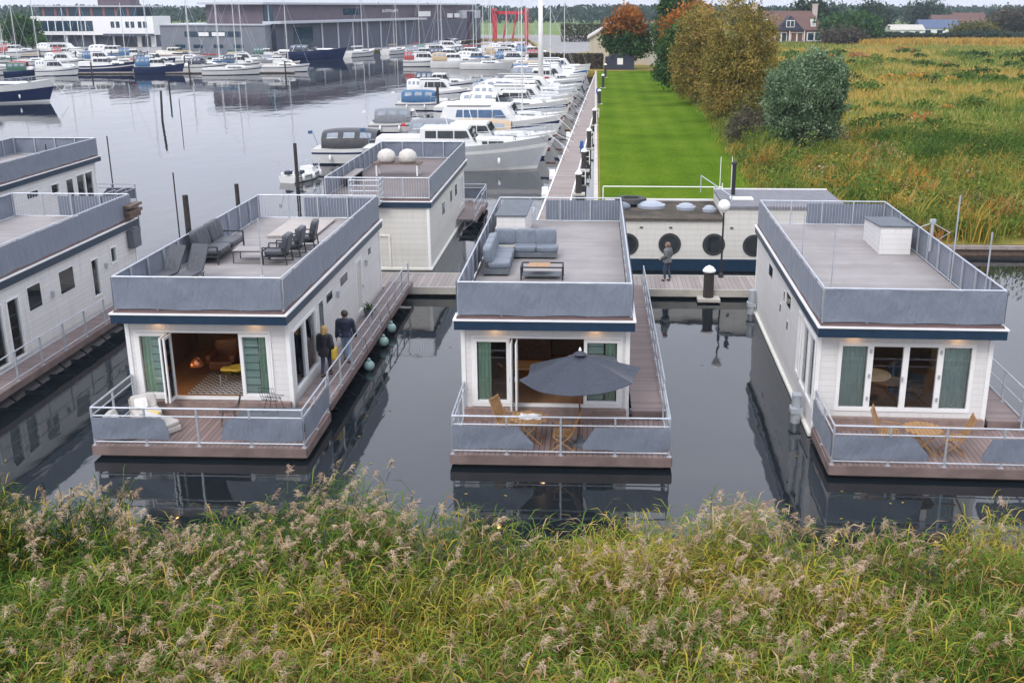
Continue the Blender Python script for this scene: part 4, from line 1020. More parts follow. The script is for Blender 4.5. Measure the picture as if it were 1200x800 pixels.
def teak_table(loc, label, cloth=False):
    t = thing('folding_table', label, 'table', loc, 0, 'teak tables on the front decks'); s = MB()
    for i in range(9):
        x = -.5+i*.112; h = math.sqrt(max(.02,.52**2-(x+.05)**2)); s.box(x, x+.1, -h, h, .70, .73)
    s.build('top', 'teak', t)
    l = MB()
    for y in (-.3,.3): l.cyl((-.36,y,0),(.34,y,.69),.022,n=6).cyl((.36,y,0),(-.34,y,.69),.022,n=6)
    l.cyl((-.36,-.3,.06),(-.36,.3,.06),.015,n=6).cyl((.36,-.3,.06),(.36,.3,.06),.015,n=6); l.build('leg_frame', 'teak', t)
    return t
teak_table((-1.75,28.15,DZ), 'teak table with a white cloth left of the parasol pole')
g = MB(); g.grid(lambda a,b: (-2.05+.6*a+.05*math.sin(b*9), 27.95+.45*b, DZ+.735+.012*math.sin(a*11+b*7)), 12, 10); g.grid(lambda a,b: (-2.05+.6*a+.05*math.sin(b*9), 27.95+.45*b, DZ+.745+.012*math.sin(a*11+b*7)), 12, 10)
tag(g.build('table_cloth', 'cush_white', smooth=True), 'crumpled white cloth lying on the teak table', 'cloth')
teak_chair((-2.35,28.5,DZ), R(-25), 'teak chair behind the table at the left of the middle deck')
teak_chair((-.78,27.7,DZ), R(178), 'teak chair between the table and the parasol pole')
teak_table((9.15,27.75,DZ), 'bare teak table on the right houseboat deck')
teak_chair((8.35,28.1,DZ), R(-20), 'teak chair left of the bare table on the right deck')
teak_chair((10.0,27.75,DZ), R(172), 'teak chair right of the bare table on the right deck')

t = thing('parasol', 'large navy octagonal parasol open over the middle deck', 'parasol', (-.32, 27.95, DZ))
c = MB(); n8 = 8; RAD, ZC, RISE = 1.72, 2.12, .55
def canopy_pt(a, r, off):
    k = a/(2*math.pi)*n8; f = k-math.floor(k); rr = r*RAD*(1-.06*math.sin(math.pi*f)*r)
    seg = math.cos(math.pi/n8)/math.cos((f-.5)*2*math.pi/n8)
    z = ZC + RISE*(1-r**1.15) - .10*math.sin(math.pi*f)*r + off
    x, y = rr*seg*math.cos(a+.2), rr*seg*math.sin(a+.2)
    return (x, y, z + .05*x)                                  # hangs a little to one side
for off in (0, -.012): c.grid(lambda u,v: canopy_pt(u*2*math.pi, max(.03,v), off), 64, 10)
c.build('canopy', 'umbrella', t, smooth=False)
v_ = MB()
for off in (.05,.06): v_.grid(lambda u,v: (.19*v*math.cos(u*6.283), .19*v*math.sin(u*6.283), ZC+RISE+.07-.10*v+off), 16, 3)
v_.build('vent_cap', 'umbrella', t); MB().lathe((0,0,ZC+RISE+.1),[(.03,0),(.045,.05),(.02,.1),(.005,.13)],10).build('finial', 'white', t)
MB().cyl((0,0,0),(0,0,ZC+RISE+.08),.028,n=10).build('pole', 'pole_red', t)
for i in range(8):
    a = i*math.pi/4+.2; MB().cyl((0,0,ZC+RISE-.03),(RAD*.97*math.cos(a),RAD*.97*math.sin(a),ZC-.03+.05*RAD*math.cos(a)),.012,n=5).build('rib', 'pole_red', t)
MB().lathe((0,0,.001),[(.27,0),(.27,.05),(.1,.09),(.05,.3),(.035,.31)],16).build('base', 'mat_grey', t)

def lounge_seat(loc, rz, label, ymat):
    t = thing('lounge_chair', label, 'armchair', loc, rz, 'cream lounge seats on the left deck')
    MB().box(-.4,.4,-.42,.42,.02,.20).box(-.4,.4,.34,.42,.20,.62).build('base', 'lounge', t, bevel=.04)
    pad('seat_cushion', t, (0,-.05,.27), (.78,.74,.16), 'lounge'); pad('back_cushion', t, (0,.28,.50), (.74,.22,.46), 'lounge', rx=-.3); pad('white_pillow', t, (-.1,.14,.50), (.38,.14,.32), 'cush_white', rx=-.5)
    if ymat: pad('throw_pillow', t, (.08,.1,.52), (.4,.16,.36), ymat, rx=-.5, rz=.2)
    return t
lounge_seat((-13.3,29.35,DZ), R(35), 'cream lounge seat against the wall in the corner of the left deck', None)
lounge_seat((-12.5,28.4,DZ), R(150), 'cream lounge seat with a yellow pillow on the left deck', 'yellow')
lounge_seat((-13.5,28.1,DZ), R(95), 'cream lounge seat by the railing corner of the left deck', None)
o = MB().cushion((-9.35,29.25,DZ+.14),(2.3,1.25,.26),rad=.12).build('deck_platform', 'mat_grey', smooth=False); tag(o, 'low dark grey platform on the right of the left deck', 'platform')
def wire_chair(loc, rz, label):
    t = thing('wire_chair', label, 'chair', loc, rz, 'black wire chairs on the left deck'); f = MB()
    for i in range(7):
        y = -.24+i*.08; f.tube([(.26,y*.9,.42),(-.2,y,.40),(-.3,y,.55),(-.38,y*1.0,.85)], .006, 4)
    for q in ((.26,.42),(.03,.41),(-.2,.40),(-.3,.55),(-.34,.70),(-.38,.85)): f.tube([(q[0],-.25,q[1]),(q[0],.25,q[1])], .008, 4)
    f.build('seat', 'steel_dark', t); l = MB()
    for x in (-.22,.24):
        for y in (-.2,.2): l.cyl((x*.6,y*.7,.40),(x,y*1.15,0),.01,n=5)
    l.build('leg_frame', 'steel_dark', t); return t
wire_chair((-10.75,29.2,DZ), R(200), 'black wire chair before the open doors of the left houseboat')
wire_chair((-9.5,29.55,DZ+.275), R(80), 'black wire chair standing on the grey platform')
for i, (y, z, l) in enumerate(((39.6,.55,'pale green float nearest the cross jetty on the left walkway'),(38.0,.5,'pale green float in the middle of the left walkway edge'),(35.3,.45,'pale green float closest to the couple on the walkway'))):
    t = thing('fender', l, 'fender', (-7.82,y,z), 0, 'pale green floats hanging along the left walkway')
    MB().ball((0,0,0), .19, n=12).lathe((0,0,.16),[(.06,0),(.06,.1),(.03,.12)],8).build('float', 'buoy', t, smooth=True); MB().cyl((0,0,.3),(-.1,0,1.0),.01,n=4).build('rope', 'black', t)
LV = np.stack([rng.uniform(-9,14,60), rng.uniform(21,42,60), np.full(60,.292)],1); LV = LV[((LV[:,0]<-3.9)&(LV[:,0]>-7.8))|((LV[:,0]>2.4)&(LV[:,0]<6.0))|(LV[:,1]<26.3)]
k_ = len(LV); a_ = rng.random(k_)*6.283; ux = np.stack([np.cos(a_),np.sin(a_),np.zeros(k_)],1)*.06; uy = np.stack([-np.sin(a_),np.cos(a_),np.zeros(k_)],1)*.035
Vq = np.stack([LV-ux, LV+uy, LV+ux, LV-uy],1).reshape(-1,3); o = rawmesh('fallen_leaves', Vq, np.arange(4*k_).reshape(-1,4), GOLD, np.repeat(.4+.6*rng.random(k_),4)); tag(o, 'scattered fallen leaves floating on the water between the houseboats', 'leaves', kind='stuff')
t = thing('planter', 'small dark planter on the left walkway by the wall', 'planter', (-8.75,39.9,WZ)); MB().lathe((0,0,0),[(.14,0),(.2,.3),(.17,.3),(.16,.24)],14).build('pot', 'mat_grey', t)
V, F = leafquads(np.array([0,0,.38])+rng.normal(size=(60,3))*np.array([.1,.1,.08]), .06); rawmesh('foliage', V, F, GREEN, np.repeat(rng.random(60),4), t)

# ------------------------------------------------------------------ rooms seen through the open doors
o = MB().box(-12.6,-10.3,30.9,32.9,.962,.974).build('rug', None or 'cush_white')
m, nt, b = newmat('zigzag_rug'); v = coords(nt); s_ = N(nt,'ShaderNodeSeparateXYZ'); nt.links.new(v, s_.inputs[0])
zz = mth(nt,'PINGPONG', mth(nt,'MULTIPLY', s_.outputs[0], 5), .5); st = mth(nt,'FRACT', mth(nt,'ADD', mth(nt,'MULTIPLY', s_.outputs[1], 5), zz))
nt.links.new(mixc(nt, mth(nt,'GREATER_THAN', st, .5), (.05,.05,.055), (.5,.48,.46)), b.inputs['Base Color']); b.inputs['Roughness'].default_value = .95
o.data.materials[0] = m; tag(o, 'black and white zigzag rug inside the left houseboat', 'rug')
t = thing('glass_table', 'glass coffee table on the zigzag rug', 'table', (-11.35,31.9,.976))
MB().box(-.5,.5,-.3,.3,.38,.40).build('top', 'glass', t); f = MB()
for x in (-.46,.46):
    for y in (-.26,.26): f.cyl((x,y,0),(x,y,.379),.02,n=6)
f.build('leg_frame', 'steel', t)
o = MB().lathe((-11.3,31.85,1.378),[(.08,0),(.22,.06),(.30,.16),(.27,.16),(.1,.05)],18).cushion((-11.65,31.95,1.43),(.42,.3,.1)).build('fruit_bowl', 'yellow', smooth=True); tag(o, 'yellow bowl and cloth on the glass table', 'bowl')
t = thing('pendant_lamp', 'copper pendant lampshade hanging in the left houseboat', 'lamp', (-12.35,31.2,ZT-.06)); MB().cyl((0,0,-1.45),(0,0,0),.008,n=5).build('cable','black',t)
MB().lathe((0,0,-1.75),[(.20,0),(.18,.12),(.10,.24),(.03,.3)],16).build('lamp_shade', plain('copper', (.55,.2,.09), .35, .8), t, smooth=True)
t = thing('table_lamp', 'glowing orange table lamp behind the left window', 'lamp', (-13.25,31.0,.962)); MB().lathe((0,0,0),[(.12,0),(.12,.03),(.03,.06),(.03,.32)],12).build('foot','teak_dark',t)
MB().lathe((0,0,.32),[(.16,0),(.18,.1),(.13,.3)],16).build('lamp_shade', 'glow', t)
t = thing('armchair', 'dark brown leather armchair deep in the left houseboat room', 'armchair', (-12.2,33.2,.962)); LE = plain('brown_leather', (.12,.045,.02), .4)
MB().box(-.4,.4,-.4,.4,.1,.4).build('base', LE, t, bevel=.04); pad('backrest', t, (0,.36,.65), (.8,.24,.7), LE); pad('armrest', t, (-.4,0,.5), (.2,.8,.3), LE); pad('armrest', t, (.4,0,.5), (.2,.8,.3), LE)
t = thing('sofa', 'light blue sofa inside the left houseboat', 'sofa', (-10.35,33.4,.962)); MB().box(-.9,.9,-.4,.4,.08,.38).build('base', 'cush_grey', t, bevel=.04); pad('backrest', t, (0,.36,.62), (1.8,.24,.6), 'cush_grey'); pad('seat_cushion', t, (0,-.02,.45), (1.7,.7,.18), 'cush_white')
t = thing('picture', 'pale framed picture on the back wall of the left houseboat', 'picture', (-12.0,35.45,2.2)); MB().box(-.5,.5,.0,.04,-.3,.4).build('frame','black',t); MB().box(-.45,.45,-.006,-.001,-.25,.35).build('print','curtain_pale',t)
t = thing('round_table', 'round pale table behind the glass doors of the right houseboat', 'table', (8.6,31.4,.962)); MB().cyl((0,0,.72),(0,0,.76),.6,n=28).build('top', 'cream', t); MB().cyl((0,0,0),(0,0,.719),.05,n=8).lathe((0,0,0),[(.3,0),(.3,.03),(.06,.06)],14).build('leg', 'steel_dark', t)
t = thing('armchair', 'navy armchair behind the glass doors of the right houseboat', 'armchair', (9.75,31.5,.962), R(40)); NV = fabric('navy_upholstery', (.025,.05,.10), 0, 4)
MB().box(-.4,.4,-.4,.4,.1,.4).build('base', NV, t, bevel=.04); pad('backrest', t, (0,.36,.65), (.8,.24,.8), NV); pad('armrest', t, (-.4,0,.5), (.2,.8,.3), NV); pad('armrest', t, (.4,0,.5), (.2,.8,.3), NV)
t = thing('dining_table', 'oak dining table inside the middle houseboat', 'table', (-2.0,31.9,.962)); MB().box(-.7,.7,-.4,.4,.71,.75).build('top','teak',t)
for x in (-.62,.62):
    for y in (-.32,.32): MB().box(x-.03,x+.03,y-.03,y+.03,0,.709).build('leg','teak',t)
t = thing('cabinet', 'dark cabinet at the back of the middle houseboat room', 'cabinet', (-2.2,35.0,.962)); MB().box(-.8,.8,-.2,.2,.0,1.0).build('body','teak_dark',t); MB().box(-.7,.7,-.1,.1,1.003,1.5).build('top_shelf','teak',t)

for nm_, lx, ly, lz, en in (('table_lamp_light',-13.25,31.0,1.75,16),('warm_room_light',-11.4,33.6,3.2,15),('warm_room_light',-1.6,32.8,3.2,12),('warm_room_light',9.0,32.4,3.2,16)):  # overhead lights in the left and right rooms are added fill without fittings
    ld = bpy.data.lights.new(nm_, 'POINT'); ld.energy = en; ld.color = (1,.62,.30); ld.shadow_soft_size = .12; lo = bpy.data.objects.new(nm_, ld); COL.objects.link(lo); lo.location = (lx,ly,lz)
# ------------------------------------------------------------------ people
SKIN = plain('skin', (.50,.30,.21), .5, amt=.06, scale=20)
def skinned(name, J, E, root, mat, parent, sub=2):
    names = list(J); me = bpy.data.meshes.new(name)
    me.from_pydata([J[n][0] for n in names], [(names.index(a), names.index(b)) for a, b in E], [])
    o = bpy.data.objects.new(name, me); COL.objects.link(o); o.parent = parent; me.materials.append(mat if not isinstance(mat, str) else M[mat])
    s = o.modifiers.new('skin', 'SKIN'); s.use_smooth_shade = True; s.branch_smoothing = .4
    for i, n in enumerate(names):
        r = J[n][1]; me.skin_vertices[0].data[i].radius = (r, r) if isinstance(r, (int,float)) else r
        me.skin_vertices[0].data[i].use_root = (n == root)
    d = o.modifiers.new('smooth', 'SUBSURF'); d.levels = d.render_levels = sub
    return o
def person(label, loc, rz, h, hair, top, legs, shoes, lhand, rhand, lfoot=(0,.12), rfoot=(0,-.12), long_hair=False, coat=0, female=False):
    """faces +y; hands are given as targets (x, y, z) in fractions of the height"""
    t = thing('person', label, 'person', loc, rz); k = h
    sw = .112 if female else .128
    def S(v): return tuple(c*k for c in v)
    J = {}
    def j(n, p, r): J[n] = (S(p), r*k)
    j('pelvis', (0,0,.53), .072); j('belly', (0,.005,.61), .066); j('chest', (0,0,.72), .078); j('neckb', (0,-.005,.825), .038); j('neck', (0,.008,.85), .030)
    j('head', (0,.016,.905), .052); j('crown', (0,.008,.955), .046); j('nose', (0,.076,.905), .009); j('chin', (0,.045,.872), .026)
    E = [('pelvis','belly'),('belly','chest'),('chest','neckb'),('neckb','neck'),('neck','head'),('head','crown'),('head','nose'),('head','chin')]
    for sgn, hd, ft, n in ((-1, lhand, lfoot, 'L'), (1, rhand, rfoot, 'R')):
        j('ear'+n, (sgn*.052,.010,.905), .012); E.append(('head','ear'+n))
        sh = Vector((sgn*sw,-.005,.80)); hv = Vector(hd)
        mid = sh.lerp(hv, .5); need = max(0, .162**2-(sh-hv).length_squared/4)**.5
        el = mid + Vector((sgn*.35,-.9,-.1)).normalized()*need
        j('sh'+n, tuple(sh), .038); j('el'+n, tuple(el), .030); j('wr'+n, tuple(hv), .020)
        d = (hv-el).normalized(); pm = hv + d*.030; j('pm'+n, tuple(pm), (.022))
        E += [('chest','sh'+n),('sh'+n,'el'+n),('el'+n,'wr'+n),('wr'+n,'pm'+n)]
        side = d.cross(Vector((sgn,0,0))); side = side.normalized() if side.length > .1 else Vector((0,1,0)); inw = Vector((-sgn*.5,.3,0))
        for q in range(4):
            a = pm + side*(q-1.5)*.012 + d*.018; ln = (.034,.042,.044,.034)[q]
            b = a + d*ln*.55; c = b + (d*.8+inw*.6).normalized()*ln*.5
            j(f'f{q}a'+n, tuple(a), .0062); j(f'f{q}b'+n, tuple(b), .0056); j(f'f{q}c'+n, tuple(c), .0048)
            E += [('pm'+n,f'f{q}a'+n),(f'f{q}a'+n,f'f{q}b'+n),(f'f{q}b'+n,f'f{q}c'+n)]
        a = hv + side*.022 + d*.014; b = a + (side*.6+d).normalized()*.026; j('ta'+n, tuple(a), .007); j('tb'+n, tuple(b), .0055); E += [('wr'+n,'ta'+n),('ta'+n,'tb'+n)]
        hx = sgn*.050; fx, fy = hx+ft[0], ft[1]*.9; an = Vector((fx, fy-.012, .045)); hp = Vector((hx,0,.50))
        kn = hp.lerp(an, .5) + Vector((0,.028,0))
        j('hip'+n, tuple(hp), .054); j('kn'+n, tuple(kn), .038); j('an'+n, tuple(an), .024); j('ball'+n, (fx, fy+.055, .018), .020); j('toe'+n, (fx, fy+.088, .014), .014)
        E += [('pelvis','hip'+n),('hip'+n,'kn'+n),('kn'+n,'an'+n),('an'+n,'ball'+n),('ball'+n,'toe'+n)]
    skinned('body', J, E, 'pelvis', SKIN, t)
    def sub(name, keys, fat, mat, root, extra=None, edges=None):
        JJ = {n: (J[n][0], J[n][1]*fat if n not in (extra or {}) else extra[n]*k) for n in keys}
        EE = [e for e in E if e[0] in JJ and e[1] in JJ] + (edges or []); return skinned(name, JJ, EE, root, mat, t)
    tb = MB(); hz = .49-max(0,coat-.03); f_ = .92 if female else 1.0
    prof = [(hz,.134,.106),(.53,.128,.100),(.61,.104*f_,.082),(.70,.120*f_,.088),(.775,.142*f_,.088),(.812,.128*f_,.078),(.836,.068,.060),(.852,.047,.050)]
    def torso(a_, v_):
        q = v_*(len(prof)-1); i_ = min(int(q), len(prof)-2); g_ = q-i_; g_ = g_*g_*(3-2*g_) if 0 < i_ < len(prof)-2 else g_
        z_, rx_, ry_ = (prof[i_][m_]*(1-g_)+prof[i_+1][m_]*g_ for m_ in range(3)); t_ = a_*2*math.pi
        wr = 1 + .025*math.sin(t_*5+z_*60) + .02*math.sin(t_*3-z_*95)
        return (rx_*k*wr*math.cos(t_), ry_*k*wr*math.sin(t_)+(.004-.012*(v_ > .8))*k, z_*k)
    tb.grid(torso, 28, 26); jk = tb.build('jacket', top, t, smooth=True)
    for n in 'LR':
        P0, P1, P2 = (Vector(J[q_+n][0]) for q_ in ('sh','el','wr')); inn = P0*.55 + Vector(J['chest'][0])*.45 + Vector((0,0,.022*k))
        path = [(inn,.044),(P0*.85+inn*.15+Vector((0,0,-.004*k)),.048),(P0*.8+P1*.2,.046),(P0.lerp(P1,.6),.042),(P1,.040),(P1.lerp(P2,.5),.038),(P2,.031)]
        sl = MB()
        def tubept(a_, v_):
            q = v_*(len(path)-1); i_ = min(int(q), len(path)-2); g_ = q-i_; c_ = path[i_][0].lerp(path[i_+1][0], g_); r_ = path[i_][1]*(1-g_)+path[i_+1][1]*g_
            i2 = max(0, i_-1) if g_ < .5 else i_; tg = (path[min(i_+1+(g_ > .5), len(path)-1)][0]-path[i2][0]).normalized(); u_ = tg.cross(Vector((0,1,0))).normalized(); w_ = tg.cross(u_)
            t_ = a_*2*math.pi; r_ *= k*(1+.03*math.sin(v_*38+t_)); return tuple(c_ + u_*r_*math.cos(t_) + w_*r_*math.sin(t_))
        sl.grid(tubept, 16, 24); sl.build('sleeve', top, jk, smooth=True)
    sub('trousers', ['pelvis'] + [a+n for n in 'LR' for a in ('hip','kn','an')], 1.04, legs, 'pelvis', {'anL':.031,'anR':.031,'pelvis':.074})
    for n in 'LR':
        skinned('shoe', {a: (J[a+n][0] if a != 'an' else tuple(Vector(J[a+n][0])-Vector((0,.01*k,.015*k))), J[a+n][1]*1.28) for a in ('an','ball','toe')}, [('an','ball'),('ball','toe')], 'an', shoes, t)
    hm = MB(); c = Vector(S((0,.004,.925)))
    nv = []
    hm.ball((0,0,0), 1, n=14)
    rr = random.Random(len(label))
    for (x,y,z) in hm.v:
        bx = .062*k*(1+.08*rr.random()); p = Vector((x*bx, y*bx*1.12, z*bx*1.05))
        if y > .35 and z < .45: p *= .78; p.y -= .012*k
        if long_hair and y < .3 and z < 0: p.z -= .085*k*min(1,-z*1.6); p.y -= .010*k; p.x *= 1.05
        nv.append(tuple(c + p))
    hm.v = nv; ho = hm.build('hair', hair, t, smooth=True)
    ey = MB()
    for s_ in (-1,1): ey.ball(S((s_*.021,.063,.915)), .0075*k, n=6)
    ey.build('eyes', 'black', t, smooth=True)
    return t
BL = plain('blond_hair', (.42,.26,.09), .6, amt=.35, scale=30); BR = plain('dark_brown_hair', (.045,.025,.016), .6, amt=.4, scale=30); GRH = plain('grey_brown_hair', (.16,.11,.07), .6, amt=.3, scale=30)
NJ = fabric('navy_jacket_cloth', (.012,.022,.045), 0, 8); DK = fabric('black_coat_cloth', (.012,.012,.016), 0, 8); JE = fabric('pale_blue_denim', (.20,.28,.40), 0, 10); DJ = fabric('dark_denim', (.03,.045,.08), 0, 10); GJ = fabric('grey_green_jacket_cloth', (.11,.12,.12), 0, 8)
person('man in navy jacket and pale jeans walking away along the left walkway', (-8.36,34.35,WZ), R(4), 1.84, BR, NJ, JE, 'black', (-.17,.02,.47), (.17,.07,.47), (0,.11), (0,-.10))
person('woman with long blond hair in black coat carrying a yellow bag on the walkway', (-8.70,32.85,WZ), R(-6), 1.74, BL, DK, DJ, 'black', (-.15,.03,.48), (.16,-.01,.50), (0,-.09), (0,.10), True, .12, True)
t = thing('handbag', 'yellow shoulder bag held at the right side of the blond woman', 'bag', (-8.40,32.85,WZ+.62)); MB().cushion((0,0,.16),(.15,.36,.40),rad=.4).build('body', 'yellow', t, smooth=True)
MB().tube([(-.02,-.14,.3),(-.05,-.12,.55),(-.08,0,.72),(-.05,.12,.55),(-.02,.14,.3)], .012, 5).build('strap', 'teak_dark', t)
person('man in grey jacket and dark jeans standing on the cross jetty before the barge', (3.35,46.9,.70), R(60), 1.80, GRH, GJ, DJ, 'black', (-.10,.12,.58), (.14,.07,.52), (0,.05), (0,-.06))
# ------------------------------------------------------------------ boats
GEL = plain('white_gelcoat', (.62,.62,.605), .25, amt=.05, scale=1); GEL2 = plain('cream_gelcoat', (.66,.62,.54), .3, amt=.06, scale=1)
HULLG = plain('pale_grey_hull', (.40,.41,.42), .3, amt=.06); NAVYH = plain('navy_hull', (.012,.022,.07), .25); BLUEH = plain('blue_hull', (.02,.10,.22), .3)
ANTIF = plain('dark_waterline', (.03,.03,.035), .6); REDAF = plain('red_waterline', (.22,.03,.025), .6); VARN = plain('varnished_mahogany', (.22,.075,.03), .3, amt=.3)
DECKS = plain('pale_boat_deck', (.55,.54,.50), .6, amt=.1); TEAKD = planks('boat_teak_deck', (.30,.20,.12), 1, .08)
CV = {'blue': fabric('bright_blue_canvas', (.02,.09,.20), .05), 'navy': fabric('dark_blue_canvas', (.02,.03,.055), .05), 'grey': fabric('grey_canvas', (.16,.17,.19), .05), 'white': fabric('white_canvas', (.68,.67,.65), .1),
      'red': fabric('red_canvas', (.30,.035,.03), .05), 'green': fabric('green_canvas', (.03,.10,.07), .05), 'tan': fabric('tan_canvas', (.40,.29,.17), .05), 'black': fabric('black_canvas', (.025,.027,.032), .05)}
VINYL = plain('clouded_vinyl_pane', (.20,.23,.26), .15, amt=.2)
BGLASS = plain('blue_tinted_pane', (.05,.10,.19), .08, amt=.3)
ALU = plain('mast_aluminium', (.62,.62,.60), .4, .2)
def hull_mesh(L, B, fb, sheer=.45, transom=.82, mats=None, stripe=.22):
    ns = 18; rows = [(-.45,.35),(-.02,.80),(.10,.86),(1-stripe-.12,.97),(1-stripe,.98),(1.0,1.0)]; vs = []; fs = []; mi = []
    for i in range(ns+1):
        t = i/ns; x = L*(t-.5); hb = B/2*(transom+(1-transom)*min(1,t*2.4)**.8 if t < .42 else max(0.012, 1-((t-.42)/.58)**2.3))
        sh = fb*(1+sheer*max(0,(t-.25)/.75)**1.8)
        rk = .0 if t < .8 else (t-.8)/.2
        for z, wd in rows:
            zz = z*sh if z > 0 else z*.8
            flare = wd if t < .5 else wd*(1-(1-max(0,z))*.45*(t-.5)*2)
            xx = x - rk*(1-max(0,z))*L*.07
            vs.append((xx, hb*flare, zz)); vs.append((xx, -hb*flare, zz))
    r2 = len(rows)*2
    for i in range(ns):
        for j in range(len(rows)-1):
            for s in (0,1):
                a = i*r2+j*2+s; fs.append((a, a+2, a+2+r2, a+r2)); mi.append(0 if j == 0 else (1 if j in (1,) else (2 if j < 3 else (3 if j == 3 else 2))))
    for e in (0, ns):
        for j in range(len(rows)-1): a = e*r2+j*2; fs.append((a, a+1, a+3, a+2)); mi.append(2)
    b = MB(); b.v, b.f, b.m = vs, fs, mi
    d = MB()
    for i in range(ns):
        a, c = i*r2+r2-2, (i+1)*r2+r2-2
        pts = [Vector(vs[q]) for q in (a, a+1, c+1, c)]
        d._add([(p.x, p.y*.965, p.z-.05) for p in pts], [(0,1,2,3)])
    top = lambda x: fb*(1+sheer*max(0,((x/L+.5)-.25)/.75)**1.8)
    half = lambda x: B/2*((lambda t: (transom+(1-transom)*min(1,t*2.4)**.8) if t < .42 else max(.012,1-((t-.42)/.58)**2.3))(x/L+.5))
    return b, d, top, half
def trunk(mb, x0, x1, z0, z1, w0, w1, rake0, rake1, taper=.9, camber=.06, mi=0):
    """a cabin: raked ends, sides leaning in, cambered top"""
    def ring(x, z, w): return [(x, -w, z), (x, w, z)]
    A = [(x0,-w0,z0),(x0,w0,z0),(x1,w1,z0),(x1,-w1,z0)]
    Bq = [(x0+rake0,-w0*taper,z1),(x0+rake0,w0*taper,z1),(x1-rake1,w1*taper,z1),(x1-rake1,-w1*taper,z1)]
    C_ = [(x0+rake0*1.1+.06,0,z1+camber),(x1-rake1*1.1-.06,0,z1+camber)]
    mb._add(A+Bq+C_, [(0,1,5,4),(1,2,6,5),(2,3,7,6),(3,0,4,7),(4,5,8),(6,7,9),(5,6,9,8),(7,4,8,9),(3,2,1,0)], mi)
def sidewin(parent, x0, x1, z0, z1, zb0, zb1, wb, taper, n=2, slant=.0, mat='glass_dark'):
    """raked panes let into both cabin sides"""
    for sgn in (-1,1):
        for i in range(n):
            a = x0+(x1-x0)*(i+.04)/n; c = x0+(x1-x0)*(i+.96)/n; g = MB()
            W_ = lambda z: wb*(1-(1-taper)*(z-zb0)/(zb1-zb0))
            y0, y1 = W_(z0)*sgn, W_(z1)*sgn; o = .012*sgn
            s0 = slant if i == 0 else 0; s1 = slant if i == n-1 else 0
            p = [(a,y0,z0),(c,y0,z0),(c-s1,y1,z1),(a+s0,y1,z1)]
            g._add([(x,y+o,z) for x,y,z in p]+[(x,y-o*2,z) for x,y,z in p], [(0,1,2,3),(7,6,5,4),(0,4,5,1),(1,5,6,2),(2,6,7,3),(3,7,4,0)]); g.build('window', mat, parent)
def bowrail(parent, L, top, half, x0f=.05, h=.6):
    f = MB(); xs = [L*(x0f+(.48-x0f)*i/5) for i in range(6)]
    for s in (-1,1):
        pts = [(x, s*half(x)*.93, top(x)+h) for x in xs]; f.tube(pts, .018, 5); f.tube([(x,y,z-h*.5) for x,y,z in pts], .012, 4)
        for x, y, z in pts: f.cyl((x,y,z-h-.03),(x,y,z),.015,n=5)
    f.cyl((xs[-1],half(xs[-1])*.93,top(xs[-1])+h),(xs[-1],-half(xs[-1])*.93,top(xs[-1])+h),.018,n=5)
    f.build('bow_rail', 'steel', parent)
def canopy(parent, x0, x1, z0, z1, w, mat, windows=True):
    c = MB()
    for off in (0,.02): c.grid(lambda u,v: (x0+(x1-x0)*u, (w-off)*math.cos(math.pi*(1-v))*(.88 if .1<v<.9 else 1), z0+(z1-z0-off)*(math.sin(math.pi*v)**.38)*(1-.12*abs(2*u-1)**3)), 10, 14)
    for k_ in range(len(c.f)):
        j, i = divmod(k_ % 140, 10)
        if windows and i not in (0,3,6,9) and j in (1,2,11,12): c.m[k_] = 1
    co = c.build('canopy', [CV[mat], VINYL], parent, smooth=True)
def fenders(parent, L, top, half, n=3, mat='white'):
    for s in (-1,1):
        for i in range(n):
            x = -L*.32+L*.55*i/max(1,n-1); MB().lathe((x, s*(half(x)+.10), top(x)*.25),[(.03,0),(.1,.06),(.11,.25),(.1,.45),(.03,.52)],8).build('fender', mat, parent, smooth=True)
